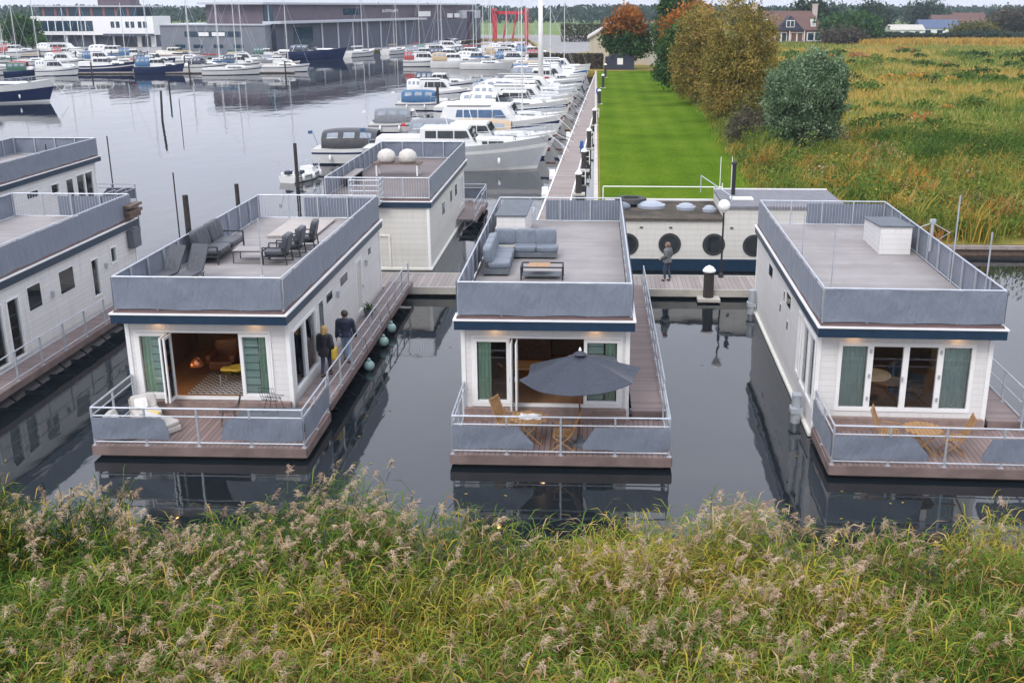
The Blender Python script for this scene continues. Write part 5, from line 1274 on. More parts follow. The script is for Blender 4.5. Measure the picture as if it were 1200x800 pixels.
def boat(name, label, x, y, rz, L, kind, hull=GEL, stripe=NAVYH, af=ANTIF, cv=None, deck=DECKS, cab=GEL, mast=0, boom=None, group=None, far=False, B=None, fb=None, cat='boat', sail=None, furl=False, glass=0, topmat=None):
    t = thing(name, label, cat, (x,y,.28), rz, group)
    B = B or L*.33; fb = fb or (.55+.055*L if kind in ('open','sail') else .62+.075*L)
    h, d, top, half = hull_mesh(L, B, fb)
    
    if topmat is not None: h.m = [4 if q % 5 == 4 else m_ for q, m_ in zip([((f[0] % 12)//2) for f in h.f], h.m)]
    h.build('hull', [af, stripe, hull, stripe] + ([topmat] if topmat is not None else []), t, smooth=False); d.build('deck', deck, t)
    cabs = MB()
    if kind == 'cruiser':                                         # fore trunk, wheelhouse, after cabin
        z = fb; trunk(cabs, L*.06, L*.34, z, z+.62, half(L*.1)*.72, half(L*.30)*.55, 0, .55)
        trunk(cabs, -L*.20, L*.12, z-.1, z+1.45, B*.40, B*.38, .18, .85, .86); trunk(cabs, -L*.44, -L*.19, z-.1, z+.75, B*.36, B*.38, .2, 0)
        c = cabs.build('cabin', cab, t)
        sidewin(c, -L*.19, L*.08, z+.72, z+1.28, z-.1, z+1.45, B*.395, .86, 3, .28); sidewin(c, L*.08, L*.26, z+.2, z+.45, z, z+.62, half(L*.2)*.70, .9, 2, .05)
        w = MB(); a, b_ = L*.12, L*.12-.85
        w._add([(a-.22,-B*.33,z+.46+.0),(a-.22,B*.33,z+.46),(b_+.12,B*.30,z+1.36),(b_+.12,-B*.30,z+1.36),(a-.16,-B*.33,z+.50),(a-.16,B*.33,z+.50),(b_+.2,B*.30,z+1.40),(b_+.2,-B*.30,z+1.40)],[(0,1,2,3),(4,7,6,5),(0,4,5,1),(1,5,6,2),(2,6,7,3),(3,7,4,0)]); w.build('windscreen', 'glass_dark', c)
        if cv: canopy(t, -L*.46, -L*.17, fb+.1, fb+1.75, B*.42, cv)
        if not far: MB().cyl((-L*.05,0,z+1.5),(-L*.05-.3,0,z+2.6),.03,n=6).cyl((-L*.05-.2,-.4,z+2.2),(-L*.05-.2,.4,z+2.2),.02,n=5).build('signal_mast', 'white', t)
    elif kind == 'hardtop':                                       # long saloon with a big window band
        z = fb; trunk(cabs, L*.16, L*.38, z, z+.55, half(L*.2)*.7, half(L*.34)*.5, 0, .6); trunk(cabs, -L*.34, L*.22, z-.1, z+1.55, B*.42, B*.36, .7, 1.3, .82, .1)
        c = cabs.build('cabin', cab, t); sidewin(c, -L*.26, L*.13, z+.62, z+1.3, z-.1, z+1.55, B*.405, .82, 4, .5, BGLASS if glass else 'glass_dark')
        MB().box(-L*.28, L*.02, -B*.30, B*.30, z+1.66, z+1.74).build('roof', cab, t, bevel=.03)
        if cv: canopy(t, -L*.47, -L*.26, fb+.1, fb+1.7, B*.42, cv)
    elif kind == 'sports':
        z = fb; trunk(cabs, -L*.05, L*.36, z, z+.55, B*.36, half(L*.33)*.5, 0, 1.2, .8, .1); q_ = MB(); trunk(q_, -L*.46,-L*.30, z-.1, z+.3, B*.38, B*.40, .1, .1); q_.build('sun_pad', 'cush_white', t)
        c = cabs.build('cabin', cab, t); sidewin(c, L*.02, L*.22, z+.15, z+.38, z, z+.55, B*.345, .8, 1, .1)
        w = MB()
        for off in (0,.03): w.grid(lambda u,v: (-L*.02+L*.12*math.sin(math.pi*u)-v*.7, B*.40*math.cos(math.pi*(1-u))-0, z+.4+v*.62-off), 12, 2)
        w.build('windscreen', 'glass_dark', c)
        f = MB().tube([(-L*.26,-B*.44,z),(-L*.22,-B*.40,z+1.35),(-L*.22,B*.40,z+1.35),(-L*.26,B*.44,z)], .07, 8); f.build('radar_arch', cab, t)
        if cv: canopy(t, -L*.30, -L*.04, fb+.2, fb+1.5, B*.42, cv)
    elif kind == 'open':
        trunk(cabs, L*.08, L*.36, fb, fb+.4, half(L*.1)*.7, half(L*.32)*.5, 0, .6); cabs.build('cabin', cab, t)
        if cv: canopy(t, -L*.40, L*.12, fb+.05, fb+1.5, B*.43, cv)
    else:                                                         # sailing yacht
        z = fb; trunk(cabs, -L*.12, L*.26, z, z+.48, B*.30, half(L*.22)*.52, .15, .7, .85, .08); cabs.box(-L*.42, -L*.14, -B*.36, -B*.26, z-.05, z+.2).box(-L*.42, -L*.14, B*.26, B*.36, z-.05, z+.2)
        c = cabs.build('cabin', cab, t); sidewin(c, -L*.08, L*.16, z+.16, z+.34, z, z+.48, B*.29, .85, 3, .05)
        if cv: canopy(t, -L*.20, -L*.06, fb+.3, fb+1.35, B*.34, cv, False)
    if mast:
        mx = L*.08; r = .075 if mast > 9 else .055
        if furl: MB().cyl((mx,0,fb),(mx,0,mast),.42,.30,14).build('mast', 'cush_white', t, smooth=True)
        else: MB().cyl((mx,0,fb),(mx,0,mast),r,r*.7,7).build('mast', VARN if mast < 0 else ALU, t)
        bz = fb+1.15; MB().cyl((mx,0,bz),(-L*.34,0,bz+.05),.05,n=6).build('boom', ALU, t)
        if boom: MB().cushion((mx-L*.21,0,bz+.14),(L*.40,.26,.34),rad=.5).build('sail_cover', CV[boom], t, smooth=True)
        r_ = MB(); q = .012 if not far else .02
        r_.cyl((mx,0,mast*.97),(L*.47,0,top(L*.47)),q,n=4).cyl((mx,0,mast*.98),(-L*.48,0,fb),q,n=4)
        for s in (-1,1): r_.tube([(mx,0,mast*.97),(mx,s*B*.28,mast*.55),(mx-.1,s*half(mx)*.95,fb)],q*.8,4)
        r_.cyl((mx,-B*.28,mast*.55),(mx,B*.28,mast*.55),.02,n=4); r_.build('rigging', 'steel', t)
    if not far:
        bowrail(t, L, top, half); fenders(t, L, top, half)
        c = MB(); hx = L*.30; c.box(hx-.25,hx+.25,-.25,.25,top(hx)-.06 if kind in ('open',) else fb*1.0+.0,top(hx)+.10 if kind in ('open',) else top(hx)+.02); c.build('deck_hatch', 'mat_grey', t)
        rr = random.Random(int(y*7))
        for s in (-1,1):
            x0_ = L*.45; MB().tube([(x0_,s*.25,top(x0_)+.02),(x0_+.9,s*.7,top(x0_)*.72),(x0_+1.9,s*1.2,.75)], .018, 5).build('mooring_line', rr.choice(['white','black','teak_dark']), t)
        MB().cyl((-L*.485,B*.2,fb),(-L*.485-.45,B*.2,fb+1.3),.02,n=5).box(-L*.485-.75,-L*.485-.42,B*.2-.006,B*.2+.006,fb+.95,fb+1.2).build('ensign', rr.choice(['red','white',CV['blue']]), t)
        for i in range(3): MB().cushion((-L*.40+rr.random()*L*.16, rr.uniform(-.3,.3)*B, fb+.18),(.45+.3*rr.random(),.4,.3)).build('locker_cushion', rr.choice(['cush_white','cush_grey',CV['navy'],'teak',CV['blue']]), t, smooth=True)
    return t
g = 'boats moored along the boarded jetty'
def bx(y): return jx(y, -.75)
# nearest first; bows point at the jetty
row = [  # y, length, kind, options, label
 (84.5,14.5,'cruiser',dict(hull=HULLG,stripe=GEL,deck=DECKS,fb=1.8,B=4.4),'big grey hulled cruiser nearest the houseboats, bow to the jetty'),
 (90.5,12.5,'cruiser',dict(stripe=NAVYH,cv='grey'),'white cruiser with grey stern canvas, between the grey hulled cruiser and the blue windowed one'),
 (96.5,11,'open',dict(cv='tan',stripe=VARN),'low boat under a tan cover behind the big grey hulled cruiser'),
 (103,14,'hardtop',dict(stripe=NAVYH,B=4.4,fb=1.7,glass=1),'large white cruiser with a long band of blue tinted windows'),
 (109,12,'cruiser',dict(stripe=VARN,cv='white'),'white cruiser with white stern canvas and mahogany stripe behind the blue windowed cruiser'),
 (114.5,11.5,'sail',dict(mast=13.5,boom='grey'),'white yacht with grey sail cover, nearest mast of the jetty row'),
 (120.5,15,'sports',dict(stripe=NAVYH,cv='white'),'long low white motor yacht with navy stripe and raked windscreen'),
 (126,12,'cruiser',dict(deck=TEAKD,stripe=VARN,hull=GEL2),'cream cruiser with teak deck in the jetty row'),
 (131.5,12.5,'hardtop',dict(stripe=GEL,cv='white'),'white saloon cruiser with white stern canvas and no stripe'),
 (136.5,11,'cruiser',dict(stripe=REDAF,cv='navy'),'white cruiser with navy stern canvas and red stripe'),
 (142,12.5,'cruiser',dict(stripe=BLUEH,cv='white'),'white cruiser with white canvas and blue stripe before the thick mast'),
 (147.5,13,'hardtop',dict(stripe=VARN),'white saloon cruiser with mahogany stripe before the thick mast'),
 (152.5,10,'open',dict(cv='white'),'low boat under a white cover before the thick mast'),
 (158,11,'sail',dict(mast=12.5,boom='red',stripe=NAVYH),'white yacht with red sail cover on its boom beside the thick mast'),
 (165,15.5,'sail',dict(mast=15.2,furl=True,stripe=NAVYH,B=4.6),'yacht with the very thick white mast towering over the row'),
 (170.5,12,'cruiser',dict(stripe=BLUEH,cv='grey'),'white cruiser with grey canvas right behind the thick mast'),
 (176,12,'hardtop',dict(stripe=NAVYH,cv='white'),'white saloon cruiser with navy stripe in the far third of the jetty row'),
 (181,12.5,'hardtop',dict(hull=BLUEH,stripe=GEL,cv='blue'),'bright blue hulled cruiser with its bow at the far end of the jetty'),
 (186.5,11,'cruiser',dict(stripe=NAVYH,cv='green'),'white cruiser with green stern canvas near the end of the row'),
 (192,12,'cruiser',dict(stripe=REDAF,cv='tan'),'white cruiser with tan canvas and red stripe near the end of the row'),
 (197,11,'sail',dict(mast=13,boom='blue'),'white yacht with blue sail cover near the jetty end'),
 (203,12,'hardtop',dict(stripe=GEL,cv='grey'),'white saloon cruiser with grey canvas, last beyond the jetty end'),
]
for y, L, k, op, lab in row:
    nm = {'cruiser':'motor_cruiser','hardtop':'saloon_cruiser','sports':'motor_yacht','open':'open_boat','sail':'sailing_yacht'}[k]
    boat(nm, lab, bx(y)-L/2, y, R(random.uniform(-2,2)), L, k, group=g, far=y > 150, **op)
boat('motor_cruiser', 'white cruiser under a tall black cockpit canopy, stern out, half behind the covered table houseboat', -18.6, 87.5, R(3), 8.5, 'open', cv='black', B=3.6, fb=1.3, group='boats at the water end of the row')
boat('dinghy', 'small white dinghy with dark outboard at the water end of the row', -21.5, 78.5, R(70), 4.2, 'open', fb=.5, B=1.8, group='boats at the water end of the row')
boat('open_boat', 'small boat with blue cover at the water end of the row', -20.5, 134, R(2), 8, 'open', cv='blue', group='boats at the water end of the row')
boat('motor_cruiser', 'white cruiser with navy canopy outside the thick mast yacht', -22.5, 163, R(-3), 9, 'cruiser', cv='navy', far=True, group='boats at the water end of the row')
boat('open_boat', 'little sloop with grey cover at the water end between the cruisers', -19.5, 110, R(5), 7, 'open', cv='grey', group='boats at the water end of the row')
boat('motor_cruiser', 'white cruiser with white canvas at the water end, beyond the blue covered one', -21.0, 147, R(4), 9, 'hardtop', cv='white', far=True, group='boats at the water end of the row')
# farther basin beyond the jetty
g = 'boats in the far basin before the red hoist'
fb_ = [(-9,222,'hardtop','white','white cruiser with white canvas, right end of the first far basin row'),(-15,226,'sail','navy','yacht with navy sail cover in the first far basin row'),(-22,224,'sail','blue','yacht with blue sail cover in the first far basin row'),(-29,229,'cruiser','tan','white cruiser with tan canvas, left end of the first far basin row'),
       (-11,246,'cruiser','red','white cruiser with red canvas, right of the middle far basin row'),(-18,250,'sail','white','yacht with white sail cover in the middle far basin row'),(-26,248,'sail','grey','yacht with grey sail cover in the middle far basin row'),(-33,253,'cruiser','navy','white cruiser with navy canvas, left of the middle far basin row'),
       (-15,272,'cruiser','blue','white cruiser with blue canvas, right of the last far basin row'),(-23,276,'sail','red','yacht with red sail cover in the last far basin row'),(-31,273,'sail','white','yacht with white sail cover in the last far basin row'),(-40,280,'hardtop','green','white cruiser with green canvas, left of the last far basin row'),
       (-36,234,'hardtop','red','white cruiser with red canvas at the open water end of the first far basin row'),(-40,262,'cruiser','grey','white cruiser with grey canvas at the open water end of the middle far basin row'),
       (-17,238,'hardtop','blue','white cruiser with blue canvas just behind the first far basin row'),(-25,238,'cruiser','white','white cruiser with white canvas just behind the first far basin row'),(-21,262,'hardtop','tan','white cruiser with tan canvas behind the middle far basin row'),(-29,263,'cruiser','black','white cruiser with black canvas behind the middle far basin row'),
       (-22,288,'hardtop','white','white cruiser with white canvas between the last two far basin rows'),(-32,290,'sail','red','yacht with red sail cover between the last two far basin rows'),(-42,296,'sail','navy','yacht with navy sail cover between the last two far basin rows'),
       (-20,300,'cruiser','grey','white cruiser with grey canvas closest to the red hoist'),(-30,305,'sail','tan','yacht with tan sail cover closest to the red hoist'),(-41,311,'hardtop','navy','white cruiser with navy canvas near the dark warehouse end')]
for x, y, k, cv, lab in fb_:
    boat({'cruiser':'motor_cruiser','hardtop':'saloon_cruiser','sail':'sailing_yacht'}[k], lab, x, y, R(random.uniform(-12,12)), random.uniform(9.5,11.5), k, cv=cv if k != 'sail' else None, boom=cv if k == 'sail' else None, mast=random.uniform(12.5,15) if k == 'sail' else 0, group=g, far=True, stripe=random.choice([NAVYH,GEL,VARN]))
# marina on the left
g = 'boats in the marina on the left'
lf = [('sports_boat','large white and navy sports cruiser cut off at the left edge',-80.2,142,R(20),16.5,'sports',dict(hull=NAVYH,stripe=GEL,topmat=GEL,cv='blue',B=5,fb=2.1)),
 ('motor_cruiser','navy hulled white cruiser at the end of the left pier',-94.0,208,R(12),13,'cruiser',dict(hull=NAVYH,stripe=GEL)),
 ('motor_cruiser','white cruiser left of the navy hulled one, bow out',-99.5,200,R(20),9,'hardtop',dict(cv='white')),
 ('open_boat','small boat with a red cover in the left marina',-109,206,R(10),7,'open',dict(cv='red',stripe=REDAF)),
 ('open_boat','small dark boat with green cover beside the red covered one',-106,199.5,R(30),7.5,'open',dict(cv='green',hull=NAVYH)),
 ('sailing_yacht','yacht with rust red sail cover and tall wooden coloured mast',-88.5,214,R(8),11,'sail',dict(mast=17,boom='red')),
 ('motor_cruiser','white cruiser under a blue canopy near the wooden mast',-83,207,R(12),11,'cruiser',dict(cv='blue',hull=NAVYH)),
 ('motor_cruiser','low white cruiser right of the blue canopy boat',-76.5,213,R(6),10.5,'sports',dict(cv='navy')),
 ('sailing_yacht','white yacht with blue sail cover, second from the right of the pier',-68,204,R(14),13,'sail',dict(mast=15,boom='blue')),
 ('sailing_yacht','white yacht at the right end of the pier, bow to the right',-61,214,R(4),12,'sail',dict(mast=14,boom='white')),
 ('motor_cruiser','white cruiser with navy canopy behind the yachts at the pier',-72,222,R(10),9,'cruiser',dict(cv='navy')),
 ('motor_yacht','white motor yacht lying below the white office',-138,282,R(4),13,'hardtop',dict(cv='white')),
 ('motor_cruiser','white cruiser lying right of the one below the office',-118,268,R(4),13,'cruiser',dict(cv='white')),
 ('motor_cruiser','mahogany trimmed cruiser at the quay of the low grey block',-100,261,R(4),11,'cruiser',dict(stripe=VARN,cab=GEL2)),
 ('motor_cruiser','white cruiser with red canopy among the boats by the left tree',-147,276,R(8),11,'cruiser',dict(cv='red')),
 ('motor_cruiser','navy cruiser lying at the corner of the dark warehouse',-69,267,R(8),17,'sports',dict(hull=NAVYH,cv='navy')),
 ('sailing_yacht','big white yacht lying along the dark warehouse',-60,281,R(68),13,'sail',dict(mast=16,boom='white')),
 ('sailing_yacht','smaller white yacht next along the dark warehouse',-54,297,R(70),11,'sail',dict(mast=14,boom='tan')),
 ('sailing_yacht','third yacht along the dark warehouse wall',-50,311,R(72),11,'sail',dict(mast=15,boom='red')),
 ('sailing_yacht','yacht with grey sail cover fourth along the warehouse wall',-46.5,325,R(72),10,'sail',dict(mast=15,boom='grey')),
 ('motor_cruiser','white cruiser farthest along the warehouse wall',-43.5,340,R(72),10,'cruiser',dict(cv='navy')),
 ('sailing_yacht','yacht with green sail cover between the piers on the left',-116,216,R(10),10,'sail',dict(mast=13,boom='green')),
 ('sailing_yacht','yacht with tan sail cover between the piers on the left',-122,236,R(10),10,'sail',dict(mast=14,boom='tan')),
 ('motor_cruiser','white cruiser with blue canopy between the piers on the left',-108,238,R(10),10,'hardtop',dict(cv='blue')),
 ('sailing_yacht','yacht with navy sail cover between the piers, before the low grey block',-90,240,R(10),11,'sail',dict(mast=15,boom='navy')),
 ('open_boat','grey covered boat among the boats at the far left',-125,211,R(10),8,'open',dict(cv='grey')),
 ('sailing_yacht','yacht with red sail cover at the far left marina edge',-135,246,R(10),10,'sail',dict(mast=13,boom='red')),
]
mo = [('sailing_yacht','small yacht with white sail cover and thin mast left of the blue canopy boat',-103,210,9,'sail','white',12),('sailing_yacht','small yacht with navy sail cover near the red covered boat',-113,201,8.5,'sail','navy',11),
 ('motor_cruiser','small white cruiser with navy canopy squeezed behind the wooden mast',-90,221,8,'cruiser','navy',0),('motor_cruiser','small white cruiser with grey canopy behind the yachts of the front pier',-64,222,8,'cruiser','grey',0),
 ('sailing_yacht','small yacht with grey sail cover behind the blue sail covered yacht',-78,224,9,'sail','grey',13),('motor_cruiser','small cruiser with white canopy in the second pier row, left',-113,231,8,'hardtop','white',0),
 ('sailing_yacht','small yacht with blue sail cover in the second pier row',-101,232,9,'sail','blue',13),('motor_cruiser','small cruiser with black canopy in the second pier row',-94,233,8,'cruiser','black',0),
 ('sailing_yacht','small yacht with red sail cover in the second pier row, right',-82,236,9,'sail','red',14),('motor_cruiser','small cruiser with tan canopy at the right end of the second pier row',-75,234,8,'hardtop','tan',0),
 ('motor_cruiser','small cruiser with red canopy by the office quay',-127,262,8,'cruiser','red',0),('sailing_yacht','yacht with white sail cover by the office quay',-122,258,9,'sail','white',13),
 ('motor_cruiser','small cruiser with blue canopy before the low grey block',-108,256,8,'cruiser','blue',0),('sailing_yacht','yacht with tan sail cover before the low grey block',-95,254,9,'sail','tan',14),
 ('sailing_yacht','yacht with green sail cover before the dark warehouse corner',-84,258,9.5,'sail','green',15),('motor_cruiser','small cruiser with green canopy before the dark warehouse corner',-78,262,8,'cruiser','green',0)]
for nm, lab, x, y, L, k, cv, ms in mo: boat(nm, lab, x, y, R(random.uniform(2,22)), L, k, group=g, far=True, mast=ms, cv=cv if not ms else None, boom=cv if ms else None, hull=random.choice([GEL,GEL,GEL2,NAVYH]))
for nm, lab, x, y, rz, L, k, op in lf: boat(nm, lab, x, y, rz, L*(.84 if y > 150 and y < 260 else 1), k, group=g, far=y > 150, **op)
for (x0,y0,x1,y1,l) in ((-122,202,-58,210,'floating pier under the front boats of the left marina'),(-140,258,-96,254,'floating pier along the quay of the left marina'),(-140,226,-70,230,'floating pier between the two rows of the left marina')):
    a = math.atan2(y1-y0, x1-x0); Ln = math.hypot(x1-x0, y1-y0); t = thing('pier', l, 'pier', (x0,y0,0), a, 'piers of the left marina')
    MB().box(0,Ln,-.9,.9,.45,.6).build('deck','jettydeck',t); MB().box(0,Ln,-.8,.8,-.3,.447).build('float','pontoon',t)
    for i in range(int(Ln/9)+1): MB().cyl((i*9,-1.1,-.5),(i*9,-1.1,2.6),.14,n=8).build('pile','pile',t)

# ------------------------------------------------------------------ buildings
CLAD = plain('dark_grey_cladding', (.065,.075,.10), .55, amt=.12, scale=.4); PURP = plain('brown_purple_cladding', (.105,.08,.10), .6, amt=.12, scale=.4); PALEG = plain('pale_grey_steel', (.42,.44,.47), .5, amt=.08)
GREYB = plain('grey_block_wall', (.16,.175,.20), .7, amt=.12, scale=.5); WGL = plain('blue_dark_glazing', (.02,.045,.07), .08, amt=.3)
dx, dy = 35.5, 150; Lw = math.hypot(dx, dy); ang = math.atan2(dy, dx)
wh = thing('warehouse', 'long dark boat warehouse with a white canopy band along the basin', 'warehouse', (-79.3,273,.8), ang)
MB().box(0, Lw, 0, 19, 0, 7.6).build('lower_wall', CLAD, wh); MB().box(-.3, Lw+.3, 3, 19, 7.6, 12.2).build('upper_wall', PURP, wh)
MB().box(-2.5, Lw+1, 1.6, 20, 12.203, 12.7).build('roof', PALEG, wh); MB().box(-.6, Lw*.62, -1.8, 3.2, 7.603, 8.2).build('canopy', PALEG, wh)
for i in range(9):
    x = 5+i*9.5
    if 2 <= i: MB().box(x, x+.8, -.14, -.003, .0, 7.5).build('pilaster', PALEG, wh)
MB().box(9, 19, -.12, -.003, 0, 6.6).build('door', WGL, wh); MB().box(Lw-15, Lw-7, -.1, -.003, 0, 10).build('door', WGL, wh)
MB().box(Lw-18, Lw-.2, -.06, 2.99, 7.603, 10.4).build('gable_panel', PALEG, wh)
for x, w_ in ((44,9),(50,5)): MB().box(x, x+w_, 2.9, 2.997, 9.4, 11.2).build('window', WGL, wh)
s = MB().box(70, 84, 2.85, 2.9, 9.6, 11.2); so_ = s.build('sign', PURP, wh)
k = MB(); x = 70.5
for i in range(12):
    w_ = (.75,.9,.5,.85,.7,.95,.6,.8,.9,.5,.85,.75)[i]; k.box(x, x+.18, 2.78, 2.847, 10, 10.9)
    if i % 3 != 1: k.box(x+.181, x+w_, 2.78, 2.847, 10.72 if i % 2 else 10.0, 10.9 if i % 2 else 10.17)
    if i % 4 != 2: k.box(x+w_-.16, x+w_, 2.78, 2.847, 10.18, 10.71)
    x += w_+.28
k.build('lettering', 'white', so_)
for x0, x1 in ((93,103),(119,124),(126,131)): MB().box(x0, x1, -.15, -.03, 8.6 if x0 < 100 else 8.0, 10.2 if x0 < 100 else 9.4).build('sign', 'white', wh)
MB().box(-.12, -.003, .5, 17, 7.9, 12.0).build('end_glazing', WGL, wh)
for i in range(7): MB().box(-.2, -.125, 1.5+i*2.4, 1.7+i*2.4, 7.9, 12.0).build('mullion', PALEG, wh)
gb = thing('low_grey_building', 'low grey block with ribbon windows before the warehouse', 'building', (-106.5,268,.8))
MB().box(0, 26, 0, 22, 0, 7.3).build('wall', GREYB, gb); MB().box(-.3, 26.3, -.3, 22, 7.303, 7.6).build('roof', PALEG, gb)
MB().box(6, 20, -.08, -.003, 4.6, 5.9).build('window', WGL, gb); MB().box(9.5, 12, -.12, -.083, 4.8, 5.7).build('sign', 'white', gb); MB().box(12.8, 16, -.12, -.083, 4.8, 5.7).build('sign', 'white', gb)
for x in (3.5, 8, 13, 18): MB().box(x, x+2.4, -.08, -.003, 2.0, 2.8).build('window', WGL, gb)
of = thing('office_building', 'white modern office on pillars with ribbon windows and dark top floor', 'building', (-171,330,.8))
MB().box(0, 38, 0, 14, 3.5, 8.9).build('first_floor', 'white', of); MB().box(2, 37, 2, 14, 0, 3.497).build('ground_floor', CLAD, of)
MB().box(3, 33, 1, 13, 8.903, 11.6).build('top_floor', WGL, of); MB().box(1.8, 36, .0, 14, 11.603, 12.0).build('roof', PALEG, of)
for i in range(8): MB().box(4+i*3.7, 4.7+i*3.7, .9, .997, 9.0, 11.5).build('brick_pier', plain('red_brick_pier',(.20,.09,.08),.8) if i == 0 else bpy.data.materials['red_brick_pier'], of)
MB().box(20, 30, 4, 11, 12.003, 14.6).build('roof_tower', PURP, of)
w_ = MB().box(1.0, 19.5, -.06, -.003, 4.6, 7.6).build('window_band', WGL, of)
for i in range(1,8): MB().box(1.0+i*2.3, 1.25+i*2.3, -.1, -.063, 4.6, 7.6).build('mullion', 'white', w_)
for x in (25,29.5,33.3):
    for d_ in (0,1.6): MB().box(x+d_, x+d_+1.1, -.06, -.003, 5.6, 7.4).build('window', WGL, of)
for x in (10.5, 19, 25): MB().cyl((x,1,0),(x,1,3.5),.3,n=10).build('pillar', 'white', of)
for x in (32.0, 36.2): MB().box(x, x+1.3, 1.4, 2.2, 0, 3.5).build('pillar', 'white', of)
MB().box(23, 38, -1.6, -.003, 3.2, 3.9).build('canopy', CLAD, of)
ho = thing('boat_hoist', 'tall red steel boat hoist beside the warehouse end', 'crane', (-38.0,415,.8))
for x in (0, 12):
    for y in (0, 8): MB().box(x-.45,x+.45,y-.45,y+.45,0,10).build('leg', 'red', ho)
    MB().box(x-.45,x+.45,-2,10,10.003,11).build('beam', 'red', ho)
MB().box(-.4,12.4,7.5,8.5,8.9,9.997).build('crossbeam', 'red', ho)
for x in (4.5, 8): MB().cyl((x,8,9),(x-1.6,8,0),.35,n=6).build('strut', 'red', ho)
BRK = plain('dark_brick', (.15,.075,.055), .85, amt=.2, scale=1); TILE = planks('red_roof_tiles', (.12,.062,.048), 2, .35, var=.2, gap=.12, gapdark=.6); SLATE = plain('dark_navy_boards', (.022,.028,.05), .5)
hs_ = thing('country_house', 'brick country house with red hipped roof and navy gable in the field', 'house', (53.6,380,.8))
MB().box(0, 24, 0, 12, 0, 4.0).build('wall', BRK, hs_)
rf = MB()._add([(-.8,-.8,4.003),(24.8,-.8,4.003),(24.8,12.8,4.003),(-.8,12.8,4.003),(4.0,6,10.3),(20,6,10.3)], [(0,1,5,4),(1,2,5),(2,3,4,5),(3,0,4),(3,2,1,0)]).build('roof', TILE, hs_)
for x in (1.0, 21.5): MB().box(x-.8, x+.8, 5.2, 6.8, 7.2, 12.2).box(x-.95,x+.95,5.05,6.95,12.203,12.6).build('chimney', plain('pale_chimney',(.45,.38,.34),.8) if x < 5 else bpy.data.materials['pale_chimney'], rf)
gb_ = MB().prism([(7.2,3.9),(17.2,3.9),(12.2,8.9)], 'y', -1.4, 4).build('gable', SLATE, hs_)
MB().box(10.8,13.6,-1.5,-1.403,5.0,7.3).build('window_frame', 'white', gb_)
for x in (11.0,12.3): MB().box(x,x+1.1,-1.56,-1.503,5.2,7.1).build('pane', WGL, gb_)
for x in (3.3, 19.5):
    d_ = MB().box(x,x+1.6,.4,3,5.2,7.6).build('dormer', 'white', rf); MB().box(x+.3,x+1.3,.34,.397,5.6,7.2).build('pane', PALEG, d_)
for x, w_, c in ((1.2,5,GEL),(7.5,4,WGL),(12.6,4.4,BRK),(18.2,5,GEL)):
    fr = MB().box(x,x+w_,-.12,-.003,.3,3.5).build('window_frame', 'white', hs_)
    for i in range(2): MB().box(x+.4+i*w_*.48,x+w_*.46+i*w_*.48,-.18,-.123,.8 if c is GEL else .4,3.1).build('pane', WGL if c is not BRK else BRK, fr)
MB().box(0,24,-1.2,-.2,.0,.25).build('terrace', SLATE, hs_)
for x in (7.2,12.2,17.2): MB().box(x-.15,x+.15,-1.2,-.9,.25,3.9).build('post', 'white', hs_)
BEIGE = planks('beige_barn_boards', (.46,.40,.31), 0, .4, var=.08, gap=.06, gapdark=.8, stain=.25)
bn = thing('barn', 'pale beige gabled barn behind the oak at the lawn end', 'barn', (-1.2,232,.8))
MB().prism([(0,0),(16.5,0),(16.5,4.6),(6.5,9.2),(0,5.4)], 'y', 0, 24).build('wall', BEIGE, bn)
MB().prism([(-.5,5.15),(6.5,9.203),(17.2,4.28),(17.2,4.55),(6.5,9.55),(-.5,5.45)], 'y', -.5, 24.5).build('roof', plain('pale_roof_sheet', (.42,.38,.36), .7, amt=.12), bn)
MB().box(12.2, 16.4, -.08, -.003, 0, 2.2).build('door', 'concrete', bn)
sh = thing('shed', 'small navy shed with a white window at the lawn end', 'shed', (2.0,213.5,.8))
MB().prism([(0,0),(5.6,0),(5.6,2.3),(2.8,3.2),(0,2.3)], 'y', 0, 4).build('wall', SLATE, sh); MB().box(2.3,3.4,-.06,-.003,1.0,2.2).build('window_frame','white',sh)
hg = thing('hedge', 'clipped dark hedge closing the basin end beside the navy shed', 'hedge', (-13,216,.8))
P_ = np.stack([rng.random(7000)*14.6, rng.random(7000)*2.0, rng.random(7000)**.8*2.9], 1); V, F = leafquads(P_, .2); rawmesh('foliage', V, F, GREYBR, np.repeat(np.clip(rng.normal(size=7000)*.18+.35,0,1),4), hg)
bw = MB().box(.1,14.5,.3,1.7,0,2.7).build('stems', 'bark', hg)
pf = thing('pole_screen', 'dark screen of upright winter trees behind the far basin', 'hedge', (-12,385,.8))
P_ = np.stack([rng.random(9000)*36, rng.random(9000)*3, rng.random(9000)**.9*6.0], 1); V, F = leafquads(P_, .4, aspect=.25); rawmesh('foliage', V, F, GREYBR, np.repeat(np.clip(rng.normal(size=9000)*.15+.15,0,1),4), pf)
k = MB()
for i in range(40): k.cyl((i*.9+random.uniform(-.2,.2),1.5,0),(i*.9+random.uniform(-.3,.3),1.5,6.3),.09,n=4)
k.build('stems', 'bark', pf)

